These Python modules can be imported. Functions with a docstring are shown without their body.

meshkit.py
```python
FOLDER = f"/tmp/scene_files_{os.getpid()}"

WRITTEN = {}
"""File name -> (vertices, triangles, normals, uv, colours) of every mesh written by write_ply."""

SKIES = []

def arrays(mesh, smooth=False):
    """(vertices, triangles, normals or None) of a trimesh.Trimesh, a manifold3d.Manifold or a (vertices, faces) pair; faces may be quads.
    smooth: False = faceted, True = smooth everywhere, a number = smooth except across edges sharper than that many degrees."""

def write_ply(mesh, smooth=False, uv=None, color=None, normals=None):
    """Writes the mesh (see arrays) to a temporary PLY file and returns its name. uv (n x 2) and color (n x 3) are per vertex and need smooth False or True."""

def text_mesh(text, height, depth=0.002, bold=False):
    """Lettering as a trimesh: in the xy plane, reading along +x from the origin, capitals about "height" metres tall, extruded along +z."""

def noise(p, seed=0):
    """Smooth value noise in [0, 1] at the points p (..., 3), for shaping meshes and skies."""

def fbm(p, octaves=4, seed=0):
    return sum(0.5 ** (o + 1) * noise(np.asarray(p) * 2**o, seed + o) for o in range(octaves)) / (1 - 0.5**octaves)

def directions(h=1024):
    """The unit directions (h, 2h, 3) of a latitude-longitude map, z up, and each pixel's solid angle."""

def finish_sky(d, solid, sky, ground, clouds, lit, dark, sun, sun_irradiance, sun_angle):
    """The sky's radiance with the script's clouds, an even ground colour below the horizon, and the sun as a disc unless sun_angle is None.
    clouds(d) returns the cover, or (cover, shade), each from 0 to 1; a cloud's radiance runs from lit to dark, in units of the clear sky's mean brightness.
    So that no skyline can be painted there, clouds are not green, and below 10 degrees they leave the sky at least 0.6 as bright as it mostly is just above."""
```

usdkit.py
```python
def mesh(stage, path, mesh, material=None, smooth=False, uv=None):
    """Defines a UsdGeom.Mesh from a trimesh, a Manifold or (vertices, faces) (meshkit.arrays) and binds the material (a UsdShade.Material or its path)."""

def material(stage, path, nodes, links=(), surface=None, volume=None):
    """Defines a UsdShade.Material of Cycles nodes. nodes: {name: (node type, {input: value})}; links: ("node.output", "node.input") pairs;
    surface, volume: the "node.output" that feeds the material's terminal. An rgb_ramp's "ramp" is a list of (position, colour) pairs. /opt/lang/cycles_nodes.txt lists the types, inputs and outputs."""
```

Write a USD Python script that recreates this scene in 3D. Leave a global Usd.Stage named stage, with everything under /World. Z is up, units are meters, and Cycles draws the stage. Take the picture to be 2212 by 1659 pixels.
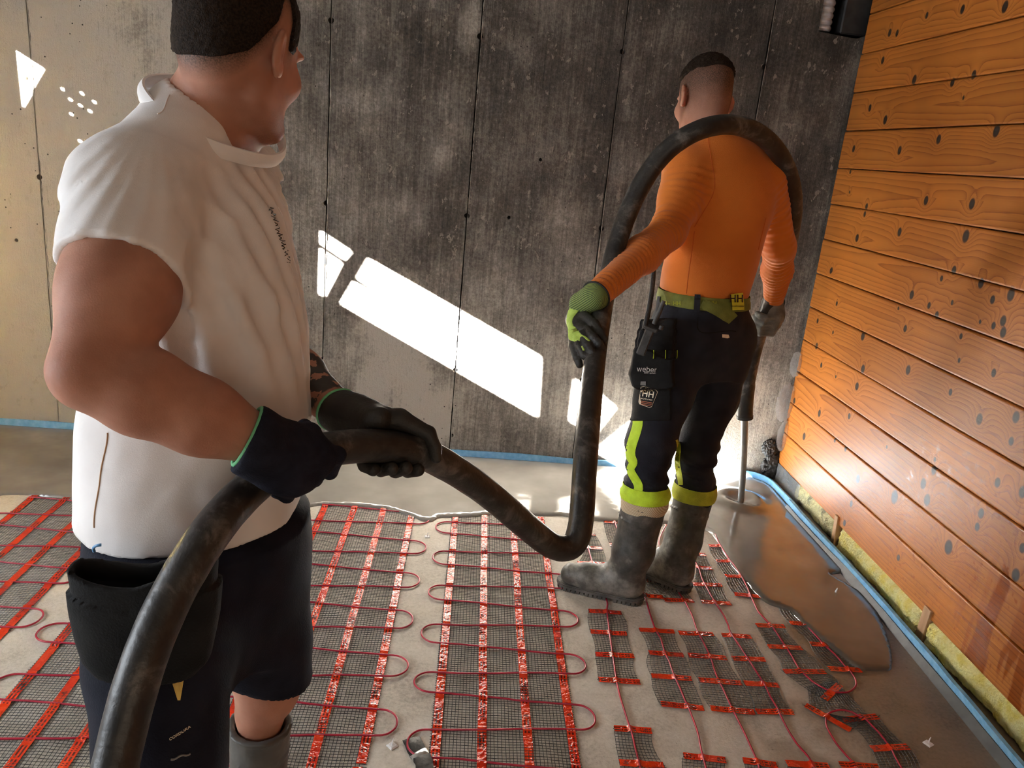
import math, numpy as np, trimesh, shapely, shapely.geometry as sg, manifold3d as m3
import usdkit, meshkit
from pxr import Usd, UsdGeom, UsdLux, UsdShade, Sdf, Gf, Vt

stage = Usd.Stage.CreateInMemory()
UsdGeom.SetStageUpAxis(stage, 'Z')
UsdGeom.Xform.Define(stage, '/World')

# ------------------------------------------------------------------ camera, sky, sun, daylight, exposure
FPX, CX, CY = 1690.0, 1106.0, 829.5                       # focal length and principal point for a 2212 x 1659 picture
dn = np.array([-550., 5650., FPX]); dn /= np.linalg.norm(dn)
yw = np.array([-84., -515., FPX]); yw -= dn * (yw @ dn); yw /= np.linalg.norm(yw)
xw = np.cross(dn, yw)
if xw[0] < 0: xw = -xw
ROT = np.stack([xw, yw, -dn])                             # camera (right, down, forward) -> world
CAM = np.array([0, 0, 1.5])
cam = UsdGeom.Camera.Define(stage, '/World/camera')
cam.CreateHorizontalApertureAttr(36.0); cam.CreateVerticalApertureAttr(27.0)
cam.CreateFocalLengthAttr(36.0 * FPX / 2212); cam.CreateClippingRangeAttr(Gf.Vec2f(0.05, 100))
cam.CreateExposureAttr(0.25)
m = np.eye(4); m[0, :3] = ROT @ [1, 0, 0]; m[1, :3] = ROT @ [0, -1, 0]; m[2, :3] = ROT @ [0, 0, -1]; m[3, :3] = CAM
cam.AddTransformOp().Set(Gf.Matrix4d(m.tolist()))

def aim(light, pos, direction):
    d = np.asarray(direction, float); d /= np.linalg.norm(d)
    x = np.cross([0, 0, 1.0], -d); x /= np.linalg.norm(x); y = np.cross(-d, x)
    t = np.eye(4); t[0, :3], t[1, :3], t[2, :3], t[3, :3] = x, y, -d, pos
    light.AddTransformOp().Set(Gf.Matrix4d(t.tolist()))

LAMP = 900.0
SUN = np.array([1.5, 1.0, -0.735])
sun = UsdLux.DistantLight.Define(stage, '/World/sun'); sun.CreateAngleAttr(0.4); sun.CreateIntensityAttr(150.0); sun.CreateNormalizeAttr(True)
sun.CreateColorAttr(Gf.Vec3f(1, 0.97, 0.92)); aim(sun, [0, 0, 5], SUN)
sky = UsdLux.DomeLight.Define(stage, '/World/sky'); sky.CreateIntensityAttr(1.0); sky.CreateColorAttr(Gf.Vec3f(0.75, 0.87, 1.0))
def daylight(name, pos, direction, w, h, power, color):
    l = UsdLux.RectLight.Define(stage, '/World/' + name); l.CreateWidthAttr(w); l.CreateHeightAttr(h)
    l.CreateIntensityAttr(power); l.CreateColorAttr(Gf.Vec3f(*color)); aim(l, pos, direction)
daylight('daylight_window', [-2.96, 0.75, 1.2], [1, 0.0, 0.02], 1.7, 1.1, 12.0, (0.86, 0.93, 1.0))
daylight('rear_warm_fill', [0.55, -2.46, 1.35], [0, 1, -0.05], 2.2, 1.7, 1.75, (1.0, 0.80, 0.60))  # added warm area light standing in for bounce off wood behind the camera

# ------------------------------------------------------------------ pixel helpers used for measuring (2212 x 1659)
def ray(px, py): return ROT @ (np.array([px - CX, py - CY, FPX]) / FPX)
def at(px, py, dep): return CAM + ray(px, py) * dep
def aty(px, py, y):
    d = ray(px, py); return CAM + d * (y / d[1])
def atz(px, py, z=0.0):
    d = ray(px, py); return CAM + d * ((z - 1.5) / d[2])
def atx(px, py, x):
    d = ray(px, py); return CAM + d * (x / d[0])

# ------------------------------------------------------------------ scene helpers
made = {}
def numbered(path):
    n = made.get(path, 0); made[path] = n + 1
    return path if n == 0 else f'{path}_{n:03d}'
def setdata(prim, **kw):
    for k, v in kw.items():
        if v: prim.SetCustomDataByKey(k, v)
ORIGIN = {}
def thing(name, label, cat, loc=(0, 0, 0), group=None, kind=None):
    p = numbered('/World/' + name)
    x = UsdGeom.Xform.Define(stage, p); x.AddTranslateOp().Set(Gf.Vec3d(*map(float, loc)))
    setdata(x.GetPrim(), label=label, category=cat, group=group, kind=kind); ORIGIN[p] = np.asarray(loc, float)
    return p
def structure(name):
    p = numbered('/World/' + name)
    x = UsdGeom.Xform.Define(stage, p); setdata(x.GetPrim(), kind='structure'); ORIGIN[p] = np.zeros(3)
    return p
def origin(path):
    while path not in ORIGIN: path = path.rsplit('/', 1)[0]
    return ORIGIN[path]
def obj(name, mesh, mat, parent=None, smooth=False, label=None, cat=None, group=None, kind=None, attrs=None, uv=None):
    p = numbered((parent or '/World') + '/' + name)
    if hasattr(mesh, 'to_mesh'):
        mm = mesh.to_mesh(); mesh = (mm.vert_properties[:, :3], mm.tri_verts)
    if not isinstance(mesh, (tuple, list)): mesh = (mesh.vertices, mesh.faces)
    v, f = np.asarray(mesh[0], float), np.asarray(mesh[1], int)
    if parent: v = v - origin(parent)
    g = usdkit.mesh(stage, p, (v, f), mat, smooth=smooth, uv=uv)
    for k, a in (attrs or {}).items():
        UsdGeom.PrimvarsAPI(g).CreatePrimvar(k, Sdf.ValueTypeNames.FloatArray, 'vertex').Set(Vt.FloatArray.FromNumpy(np.asarray(a, np.float32)))
    setdata(g.GetPrim(), label=label, category=cat, group=group, kind=kind)
    return p
def cat(meshes):
    vs, fs, n = [], [], 0
    for mesh in meshes:
        if hasattr(mesh, 'to_mesh'):
            mm = mesh.to_mesh(); mesh = (mm.vert_properties[:, :3], mm.tri_verts)
        if not isinstance(mesh, (tuple, list)): mesh = (mesh.vertices, mesh.faces)
        v, f = np.asarray(mesh[0], float), np.asarray(mesh[1], int)
        if f.shape[1] == 4: f = np.vstack([f[:, [0, 1, 2]], f[:, [0, 2, 3]]])
        vs.append(v); fs.append(f + n); n += len(v)
    return np.vstack(vs), np.vstack(fs)
def box(lo, hi):
    lo, hi = np.minimum(lo, hi), np.maximum(lo, hi)
    b = trimesh.creation.box(hi - lo); b.apply_translation((np.asarray(lo) + hi) / 2); return b.vertices, b.faces
def chamfer_box(lo, hi, c):
    lo, hi = np.asarray(lo, float), np.asarray(hi, float); pts = []
    for i in np.ndindex(2, 2, 2):
        q = np.where(np.array(i) == 1, hi, lo); s = np.where(np.array(i) == 1, -1, 1)
        for k in range(3):
            w = q + s * c; w[k] = q[k]; pts.append(w)
    h = m3.Manifold.hull_points(np.array(pts)); return h
def catmull(P, n=8, closed=False):
    P = np.asarray(P, float); k = len(P)
    if k < 3: return np.linspace(P[0], P[-1], n + 1)
    d = np.linalg.norm(np.diff(P, axis=0), axis=1) ** 0.5
    t = np.r_[0, np.cumsum(np.maximum(d, 1e-6))]
    from scipy.interpolate import CubicSpline, PchipInterpolator
    s = np.concatenate([np.linspace(t[i], t[i + 1], n, endpoint=False) for i in range(k - 1)] + [[t[-1]]])
    return PchipInterpolator(t, P)(s) if closed == 'p' else CubicSpline(t, P)(s)
def tube(P, r, sides=8, caps=True, squash=None):
    """A tube along the polyline P; r a number or one radius per point."""
    P = np.asarray(P, float); n = len(P); r = np.broadcast_to(np.asarray(r, float), n)
    T = np.gradient(P, axis=0); T /= np.linalg.norm(T, axis=1, keepdims=True)
    u = np.cross(T[0], [0, 0, 1.0]);
    if np.linalg.norm(u) < 0.1: u = np.cross(T[0], [0, 1.0, 0])
    u /= np.linalg.norm(u); U = []
    for k in range(n):
        u = u - T[k] * (u @ T[k]); u /= np.linalg.norm(u); U.append(u)
    U = np.array(U); W = np.cross(T, U)
    a = np.arange(sides) / sides * 2 * np.pi
    V = P[:, None] + r[:, None, None] * (np.cos(a)[None, :, None] * U[:, None] + np.sin(a)[None, :, None] * W[:, None])
    V = V.reshape(-1, 3); F = []
    i = np.arange(n - 1)[:, None] * sides; j = np.arange(sides)[None]; j2 = (j + 1) % sides
    q = np.stack([i + j, i + j2, i + sides + j2, i + sides + j], -1).reshape(-1, 4)
    F = np.vstack([q[:, [0, 1, 2]], q[:, [0, 2, 3]]])
    if caps:
        V = np.vstack([V, P[0], P[-1]]); c0, c1 = n * sides, n * sides + 1
        j = np.arange(sides); b = (n - 1) * sides
        F = np.vstack([F, np.stack([np.full(sides, c0), (j + 1) % sides, j], 1), np.stack([np.full(sides, c1), b + j, b + (j + 1) % sides], 1)])
    return V, F
def extrude(poly, h0, h1, frame=None):
    """A shapely polygon extruded from h0 to h1 along z, then taken through frame (origin, u, v, n)."""
    g = trimesh.creation.extrude_polygon(poly, h1 - h0, engine='earcut'); v = np.array(g.vertices); v[:, 2] += h0
    return (to_frame(v, frame) if frame is not None else v), np.array(g.faces)
def to_frame(v, frame):
    o, u, w, n = map(np.asarray, frame); return o + v[:, :1] * u + v[:, 1:2] * w + v[:, 2:3] * n
def grid_faces(nu, nv):
    i, j = np.meshgrid(np.arange(nu - 1), np.arange(nv - 1), indexing='ij'); a = (i * nv + j).ravel()
    return np.vstack([np.stack([a, a + nv, a + nv + 1], 1), np.stack([a, a + nv + 1, a + 1], 1)])
def sheet(P, N, t):
    """A closed thin sheet over the grid of points P (nu, nv, 3), thickness t along N."""
    nu, nv = P.shape[:2]; a = P.reshape(-1, 3); N = np.broadcast_to(N, P.shape).reshape(-1, 3); f = grid_faces(nu, nv); n = nu * nv
    V = np.vstack([a + N * t, a]); F = [f, f[:, ::-1] + n]
    ids = np.arange(n).reshape(nu, nv); loop = np.r_[ids[:, 0], ids[-1, 1:], ids[-2::-1, -1], ids[0, -2:0:-1]]; nx = np.roll(loop, -1)
    F += [np.stack([loop, loop + n, nx + n], 1), np.stack([loop, nx + n, nx], 1)]
    return V, np.vstack(F)
noise, fbm = meshkit.noise, meshkit.fbm
def sn(p, s, seed=0): return noise(np.asarray(p) * s, seed) - 0.5

# ------------------------------------------------------------------ bodies: distance fields meshed by surface nets
def seg(p, a, b, r1, r2=None):
    r2 = r1 if r2 is None else r2; a, b = np.asarray(a, float), np.asarray(b, float); ab = b - a
    t = np.clip((p - a) @ ab / max(ab @ ab, 1e-12), 0, 1)
    return np.linalg.norm(p - a - t[:, None] * ab, axis=1) - (r1 + (r2 - r1) * t)
def chain(p, pts, rs, k=0.02):
    d = None
    for i in range(len(pts) - 1):
        e = seg(p, pts[i], pts[i + 1], rs[i], rs[i + 1]); d = e if d is None else smin(d, e, k)
    return d
def ell(p, c, r, axes=None):
    q = p - np.asarray(c, float)
    if axes is not None: q = q @ np.asarray(axes).T
    r = np.asarray(r, float); k0 = np.linalg.norm(q / r, axis=1); k1 = np.linalg.norm(q / (r * r), axis=1)
    return k0 * (k0 - 1) / np.maximum(k1, 1e-9)
def smin(a, b, k):
    h = np.maximum(k - np.abs(a - b), 0) / k; return np.minimum(a, b) - h * h * k * 0.25
def smax(a, b, k): return -smin(-a, -b, k)
def plane(p, o, n):
    n = np.asarray(n, float); return (p - np.asarray(o)) @ (n / np.linalg.norm(n))
def loft(p, zs, c, a, b, ang, ex=2.0):
    """Sections stacked along z: centre c (n, 2), half width a across, half depth b along the heading ang (radians)."""
    from scipy.interpolate import PchipInterpolator as PI
    zs = np.asarray(zs, float); z = np.clip(p[:, 2], zs[0], zs[-1])
    cc = PI(zs, np.asarray(c, float))(z); aa = PI(zs, a)(z); bb = PI(zs, b)(z)
    an = PI(zs, np.broadcast_to(ang, zs.shape))(z)
    q = p[:, :2] - cc; fx, fy = np.cos(an), np.sin(an)
    u = q[:, 0] * fy - q[:, 1] * fx; w = q[:, 0] * fx + q[:, 1] * fy
    k0 = (np.abs(u / aa) ** ex + np.abs(w / bb) ** ex) ** (1 / ex)
    d = (k0 - 1) * np.minimum(aa, bb)
    out = np.abs(p[:, 2] - z)
    return np.where(out > 0, np.sqrt(np.maximum(d, 0) ** 2 + out ** 2) + np.minimum(d, 0) * 0, d)
def surfnet(f, lo, hi, h, project=2):
    lo, hi = np.asarray(lo, float), np.asarray(hi, float); B = 10
    n = (np.ceil((hi - lo) / h / B).astype(int)) * B + 1
    D = np.full(n, 1e3, np.float32)
    bi = np.stack(np.meshgrid(*[np.arange((k - 1) // B) for k in n], indexing='ij'), -1).reshape(-1, 3)
    cen = lo + (bi * B + B / 2) * h; fc = f(cen); near = np.abs(fc) < h * B * 1.25
    inside = (~near) & (fc < 0)
    o = np.stack(np.meshgrid(*[np.arange(B + 1)] * 3, indexing='ij'), -1).reshape(-1, 3)
    for b in bi[inside]:
        D[b[0] * B:b[0] * B + B + 1, b[1] * B:b[1] * B + B + 1, b[2] * B:b[2] * B + B + 1] = -1e3
    todo = bi[near]
    for s in range(0, len(todo), 300):
        g = (todo[s:s + 300, None] * B + o[None]).reshape(-1, 3)
        D[g[:, 0], g[:, 1], g[:, 2]] = f(lo + g * h)
    neg = D < 0; cells = tuple(k - 1 for k in n); cs = np.zeros(cells, np.int8)
    for c in np.ndindex(2, 2, 2): cs += neg[c[0]:c[0] + cells[0], c[1]:c[1] + cells[1], c[2]:c[2] + cells[2]]
    idx = np.argwhere((cs > 0) & (cs < 8)); vid = np.full(cells, -1, np.int64); vid[tuple(idx.T)] = np.arange(len(idx))
    acc = np.zeros((len(idx), 3)); cnt = np.zeros(len(idx))
    for ax in range(3):
        for c in np.ndindex(2, 2):
            a = np.insert(np.array(c), ax, 0); b = a.copy(); b[ax] = 1
            d0 = D[tuple((idx + a).T)].astype(float); d1 = D[tuple((idx + b).T)].astype(float)
            x = (d0 < 0) != (d1 < 0); t = np.where(x, d0 / np.where(x, d0 - d1, 1), 0)
            acc += np.where(x[:, None], a + t[:, None] * (b - a), 0); cnt += x
    V = lo + (idx + acc / cnt[:, None]) * h
    F = []
    for ax in range(3):
        s0 = [slice(0, k) for k in n]; s1 = [slice(0, k) for k in n]
        s0[ax], s1[ax] = slice(0, n[ax] - 1), slice(1, n[ax])
        a, b = neg[tuple(s0)], neg[tuple(s1)]; e = np.argwhere(a != b)
        o1, o2 = [k for k in range(3) if k != ax]
        e = e[(e[:, o1] > 0) & (e[:, o2] > 0) & (e[:, o1] < cells[o1]) & (e[:, o2] < cells[o2])]
        flip = a[tuple(e.T)]
        if ax == 1: flip = ~flip
        q = []
        for c in ((1, 1), (0, 1), (0, 0), (1, 0)):
            g = e.copy(); g[:, o1] -= c[0]; g[:, o2] -= c[1]; q.append(vid[tuple(g.T)])
        q = np.stack(q, 1); q = np.where(flip[:, None], q, q[:, ::-1]); q = q[(q >= 0).all(1)]
        F += [q[:, [0, 1, 2]], q[:, [0, 2, 3]]]
    F = np.vstack(F)
    for _ in range(project):
        d = f(V); e = h * 0.2
        G = np.stack([f(V + np.eye(3)[k] * e) - d for k in range(3)], 1) / e
        V = V - np.clip(d, -h * 0.5, h * 0.5)[:, None] * G / np.maximum((G * G).sum(1), 0.2)[:, None]
    return V, F
def settle(v, n, f, off=0.001, it=12):
    """Slides points along n on to the surface f = off."""
    v = np.array(v); n = np.asarray(n, float)
    for _ in range(it): v = v - n * np.clip(f(v) - off, -0.01, 0.01)[:, None] * 0.8
    return v
# ------------------------------------------------------------------ materials
UsdGeom.Scope.Define(stage, '/World/Looks')
def M(name, nodes, links=(), surface='p.BSDF'): return usdkit.material(stage, '/World/Looks/' + name, nodes, links, surface)
def ramp(*stops): return ('rgb_ramp', {'ramp': list(stops)})
def surf(name, dark, light, rough=0.6, scale=8, detail=5, bump=0.0, bscale=60, stretch=(1, 1, 1), lo=0.35, hi=0.65, **kw):
    """A plain surface whose colour runs from dark to light with noise in world space, with a fine bump."""
    n = {'g': ('geometry', {}), 'm': ('mapping', {'scale': stretch}), 'n': ('noise_texture', {'scale': scale, 'detail': detail}),
         'r': ramp((lo, dark), (hi, light)), 'p': ('principled_bsdf', {'roughness': rough, **kw})}
    l = [('g.position', 'm.vector'), ('m.vector', 'n.vector'), ('n.fac', 'r.fac'), ('r.color', 'p.base_color')]
    if bump:
        n['b'] = ('noise_texture', {'scale': bscale, 'detail': 4}); n['u'] = ('bump', {'strength': 1.0, 'distance': bump})
        l += [('m.vector', 'b.vector'), ('b.fac', 'u.height'), ('u.normal', 'p.normal')]
    return M(name, n, l)

# board-marked concrete: vertical streaks, blotches, pinholes, and the pale or dark patches and painted light falloff kept per vertex in "stain"
concrete = M('concrete', {
    'g': ('geometry', {}), 'ms': ('mapping', {'scale': (16, 16, 0.9)}), 'st': ('noise_texture', {'scale': 3.0, 'detail': 8, 'roughness': 0.62}),
    'mf': ('mapping', {'scale': (70, 70, 2.2)}), 'sf': ('noise_texture', {'scale': 3.0, 'detail': 5, 'roughness': 0.7}),
    'bl': ('noise_texture', {'scale': 2.6, 'detail': 10, 'roughness': 0.66}), 'fi': ('noise_texture', {'scale': 75, 'detail': 6, 'roughness': 0.75}),
    'a1': ('math', {'math_type': 'multiply_add', 'value2': 0.40}), 'a2': ('math', {'math_type': 'multiply_add', 'value2': 0.64}),
    'a3': ('math', {'math_type': 'multiply_add', 'value2': 0.27}), 'at': ('attribute', {'attribute': 'stain_falloff'}), 'a6': ('math', {'math_type': 'add'}), 'a4': ('math', {'math_type': 'multiply_add', 'value2': 0.9}),
    'r': ramp((0.33, (0.024, 0.02, 0.017)), (0.46, (0.078, 0.067, 0.057)), (0.58, (0.19, 0.172, 0.15)), (0.74, (0.45, 0.415, 0.36))),
    'mk': ('mapping', {'scale': (1, 1, 0.6)}), 'fk': ('noise_texture', {'scale': 34, 'detail': 4, 'roughness': 0.6}), 'f1': ('math', {'math_type': 'greater_than', 'value2': 0.645}), 'f2': ('math', {'math_type': 'multiply', 'value2': 0.5}), 'fm': ('mix', {'color2': (0.36, 0.32, 0.27)}), 'a5': ('math', {'math_type': 'multiply_add', 'value2': 0.26, 'value3': -0.13}),
    'vo': ('voronoi_texture', {'scale': 26, 'randomness': 1.0}), 'v1': ('math', {'math_type': 'less_than', 'value2': 0.085}), 'vn': ('noise_texture', {'scale': 3.2, 'detail': 3}),
    'v2': ('math', {'math_type': 'greater_than', 'value2': 0.57}), 'v3': ('math', {'math_type': 'multiply'}), 'mx': ('mix', {'mix_type': 'mix', 'color2': (0.03, 0.026, 0.022)}),
    'hb': ('math', {'math_type': 'multiply_add', 'value2': 0.5}), 'hv': ('math', {'math_type': 'multiply_add', 'value2': -1.4}),
    'u': ('bump', {'strength': 0.9, 'distance': 0.006}), 'p': ('principled_bsdf', {'roughness': 0.52, 'specular_ior_level': 0.45})},
    [('g.position', 'ms.vector'), ('ms.vector', 'st.vector'), ('g.position', 'mf.vector'), ('mf.vector', 'sf.vector'), ('g.position', 'bl.vector'), ('g.position', 'fi.vector'),
     ('fi.fac', 'a1.value1'), ('bl.fac', 'a2.value1'), ('a1.value', 'a2.value3'), ('st.fac', 'a3.value1'), ('a2.value', 'a3.value3'), ('sf.fac', 'a5.value1'), ('a5.value', 'a6.value1'), ('a4.value', 'a6.value2'), ('at.fac', 'a4.value1'), ('a3.value', 'a4.value3'),
     ('a6.value', 'r.fac'), ('g.position', 'vo.vector'), ('vo.distance', 'v1.value1'), ('g.position', 'vn.vector'), ('vn.fac', 'v2.value1'), ('v1.value', 'v3.value1'), ('v2.value', 'v3.value2'),
     ('r.color', 'fm.color1'), ('g.position', 'mk.vector'), ('mk.vector', 'fk.vector'), ('fk.fac', 'f1.value1'), ('f1.value', 'f2.value1'), ('f2.value', 'fm.fac'), ('fm.color', 'mx.color1'), ('v3.value', 'mx.fac'), ('mx.color', 'p.base_color'), ('sf.fac', 'hb.value1'), ('fi.fac', 'hb.value3'), ('v3.value', 'hv.value1'), ('hb.value', 'hv.value3'),
     ('hv.value', 'u.height'), ('u.normal', 'p.normal')])
dark_hole = surf('dark_hole', (0.012, 0.011, 0.01), (0.03, 0.028, 0.025), 0.9, 40)
slab_mat = M('slab', {
    'g': ('geometry', {}), 'bl': ('noise_texture', {'scale': 4.5, 'detail': 10, 'roughness': 0.62}), 'fi': ('noise_texture', {'scale': 90, 'detail': 5, 'roughness': 0.7}),
    'a1': ('math', {'math_type': 'multiply_add', 'value2': 0.42}), 'a2': ('math', {'math_type': 'multiply_add', 'value2': 0.62}), 'at': ('attribute', {'attribute': 'wet'}),
    'r': ramp((0.36, (0.33, 0.295, 0.25)), (0.5, (0.56, 0.52, 0.455)), (0.66, (0.70, 0.66, 0.60))),
    'mg': ('mapping', {'scale': (9, 26, 1), 'rotation': (0, 0, 0.6)}), 'ln': ('noise_texture', {'scale': 1.6, 'detail': 9, 'roughness': 0.8, 'distortion': 1.6}), 'l1': ('math', {'math_type': 'greater_than', 'value2': 0.635}),
    'mx': ('mix', {'mix_type': 'mix', 'color2': (0.11, 0.095, 0.08)}), 'ms': ('math', {'math_type': 'multiply', 'value2': 0.75}),
    'wm': ('mix', {'mix_type': 'multiply', 'color2': (0.36, 0.30, 0.24)}), 'rw': ('map_range', {'to_min': 0.62, 'to_max': 0.3}),
    'u': ('bump', {'strength': 0.7, 'distance': 0.003}), 'p': ('principled_bsdf', {'specular_ior_level': 0.4})},
    [('g.position', 'bl.vector'), ('g.position', 'fi.vector'), ('fi.fac', 'a1.value1'), ('bl.fac', 'a2.value1'), ('a1.value', 'a2.value3'), ('a2.value', 'r.fac'), ('g.position', 'mg.vector'), ('mg.vector', 'ln.vector'),
     ('ln.fac', 'l1.value1'), ('l1.value', 'ms.value1'), ('ms.value', 'mx.fac'), ('r.color', 'mx.color1'), ('mx.color', 'wm.color1'), ('at.fac', 'wm.fac'), ('wm.color', 'p.base_color'), ('at.fac', 'rw.value'),
     ('rw.result', 'p.roughness'), ('fi.fac', 'u.height'), ('u.normal', 'p.normal')])
screed_mat = M('screed', {
    'g': ('geometry', {}), 'n': ('noise_texture', {'scale': 3.5, 'detail': 6}), 'r': ramp((0.3, (0.20, 0.19, 0.172)), (0.7, (0.31, 0.30, 0.278))),
    'b': ('noise_texture', {'scale': 5.0, 'detail': 3}), 'u': ('bump', {'strength': 0.5, 'distance': 0.012}), 'fb': ('noise_texture', {'scale': 55, 'detail': 2}), 'rr': ('map_range', {'from_min': 0.4, 'from_max': 0.7, 'to_min': 0.06, 'to_max': 0.2}),
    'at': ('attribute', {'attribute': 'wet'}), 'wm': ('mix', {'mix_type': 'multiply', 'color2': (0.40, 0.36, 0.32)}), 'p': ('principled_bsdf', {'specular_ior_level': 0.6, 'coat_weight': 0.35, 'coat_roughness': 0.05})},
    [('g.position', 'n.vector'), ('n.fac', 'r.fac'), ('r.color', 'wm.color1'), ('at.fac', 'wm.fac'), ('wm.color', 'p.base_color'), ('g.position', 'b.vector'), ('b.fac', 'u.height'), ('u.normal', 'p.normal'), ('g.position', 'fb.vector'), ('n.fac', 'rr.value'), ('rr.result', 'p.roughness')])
# pine: "grain" counts growth rings, "knot" is the depth inside a knot, "wet" the drips, "tone" the board's own tone
pine = M('pine', {
    'gr': ('attribute', {'attribute': 'grain'}), 'kn': ('attribute', {'attribute': 'knot'}), 'we': ('attribute', {'attribute': 'wet'}), 'to': ('attribute', {'attribute': 'tone'}),
    'g': ('geometry', {}), 'mf': ('mapping', {'scale': (60, 3, 160)}), 'nf': ('noise_texture', {'scale': 2.0, 'detail': 4}), 'gn': ('math', {'math_type': 'multiply_add', 'value2': 0.22}),
    'fr': ('math', {'math_type': 'fraction'}), 'r': ramp((0.0, (0.42, 0.150, 0.026)), (0.6, (0.37, 0.126, 0.021)), (0.86, (0.31, 0.098, 0.015)), (0.95, (0.22, 0.062, 0.010)), (1.0, (0.40, 0.14, 0.024))),
    'tm': ('mix', {'mix_type': 'multiply', 'fac': 1.0}), 'tr': ramp((0.0, (0.72, 0.66, 0.6)), (0.5, (0.95, 0.93, 0.9)), (1.0, (1.16, 1.12, 1.05))), 'bl': ('noise_texture', {'scale': 5, 'detail': 3}), 'ta': ('math', {'math_type': 'multiply_add', 'value2': 0.7}),
    'km': ('mix', {'mix_type': 'mix'}), 'kr': ramp((0.0, (0.44, 0.17, 0.04)), (0.3, (0.34, 0.12, 0.028)), (0.45, (0.09, 0.033, 0.014)), (0.7, (0.026, 0.015, 0.010)), (1.0, (0.034, 0.024, 0.018))), 'kf': ('map_range', {'from_min': 0.02, 'from_max': 0.5, 'clamp': True}),
    'wm': ('mix', {'mix_type': 'multiply', 'color2': (0.62, 0.42, 0.26)}),
    'rw': ('map_range', {'to_min': 0.46, 'to_max': 0.2}), 'u': ('bump', {'strength': 0.25, 'distance': 0.002}), 'p': ('principled_bsdf', {'specular_ior_level': 0.32, 'coat_weight': 0.06, 'coat_roughness': 0.3})},
    [('g.position', 'mf.vector'), ('mf.vector', 'nf.vector'), ('nf.fac', 'gn.value1'), ('gr.fac', 'gn.value3'), ('gn.value', 'fr.value1'), ('fr.value', 'r.fac'), ('r.color', 'tm.color1'),
     ('g.position', 'bl.vector'), ('bl.fac', 'ta.value1'), ('to.fac', 'ta.value3'), ('ta.value', 'tr.fac'), ('tr.color', 'tm.color2'), ('tm.color', 'km.color1'), ('kn.fac', 'kr.fac'), ('kr.color', 'km.color2'), ('kn.fac', 'kf.value'), ('kf.result', 'km.fac'),
     ('km.color', 'wm.color1'), ('we.fac', 'wm.fac'), ('wm.color', 'p.base_color'), ('we.fac', 'rw.value'), ('rw.result', 'p.roughness'), ('nf.fac', 'u.height'), ('u.normal', 'p.normal')])
raw_timber = surf('raw_timber', (0.36, 0.2, 0.1), (0.5, 0.31, 0.17), 0.65, 6, stretch=(8, 8, 1))
wool = surf('wool', (0.82, 0.68, 0.17), (0.93, 0.87, 0.46), 0.95, 22, detail=8, bump=0.01, bscale=120)
wool_grey = surf('wool_dirty', (0.10, 0.095, 0.07), (0.78, 0.73, 0.42), 0.95, 13, detail=8, bump=0.01, bscale=120, lo=0.36, hi=0.54)
foam_blue = surf('foam_blue', (0.16, 0.42, 0.72), (0.26, 0.54, 0.82), 0.75, 40, bump=0.001, bscale=200)
membrane = surf('membrane', (0.012, 0.012, 0.013), (0.03, 0.03, 0.03), 0.6, 20)
film = M('film', {'t': ('transparent_bsdf', {'color': (0.93, 0.93, 0.93)}), 'd': ('principled_bsdf', {'base_color': (0.7, 0.72, 0.73), 'roughness': 0.07, 'specular_ior_level': 1.0}),
                  'm': ('mix_closure', {'fac': 0.2})}, [('t.BSDF', 'm.closure1'), ('d.BSDF', 'm.closure2')], 'm.closure')
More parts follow.
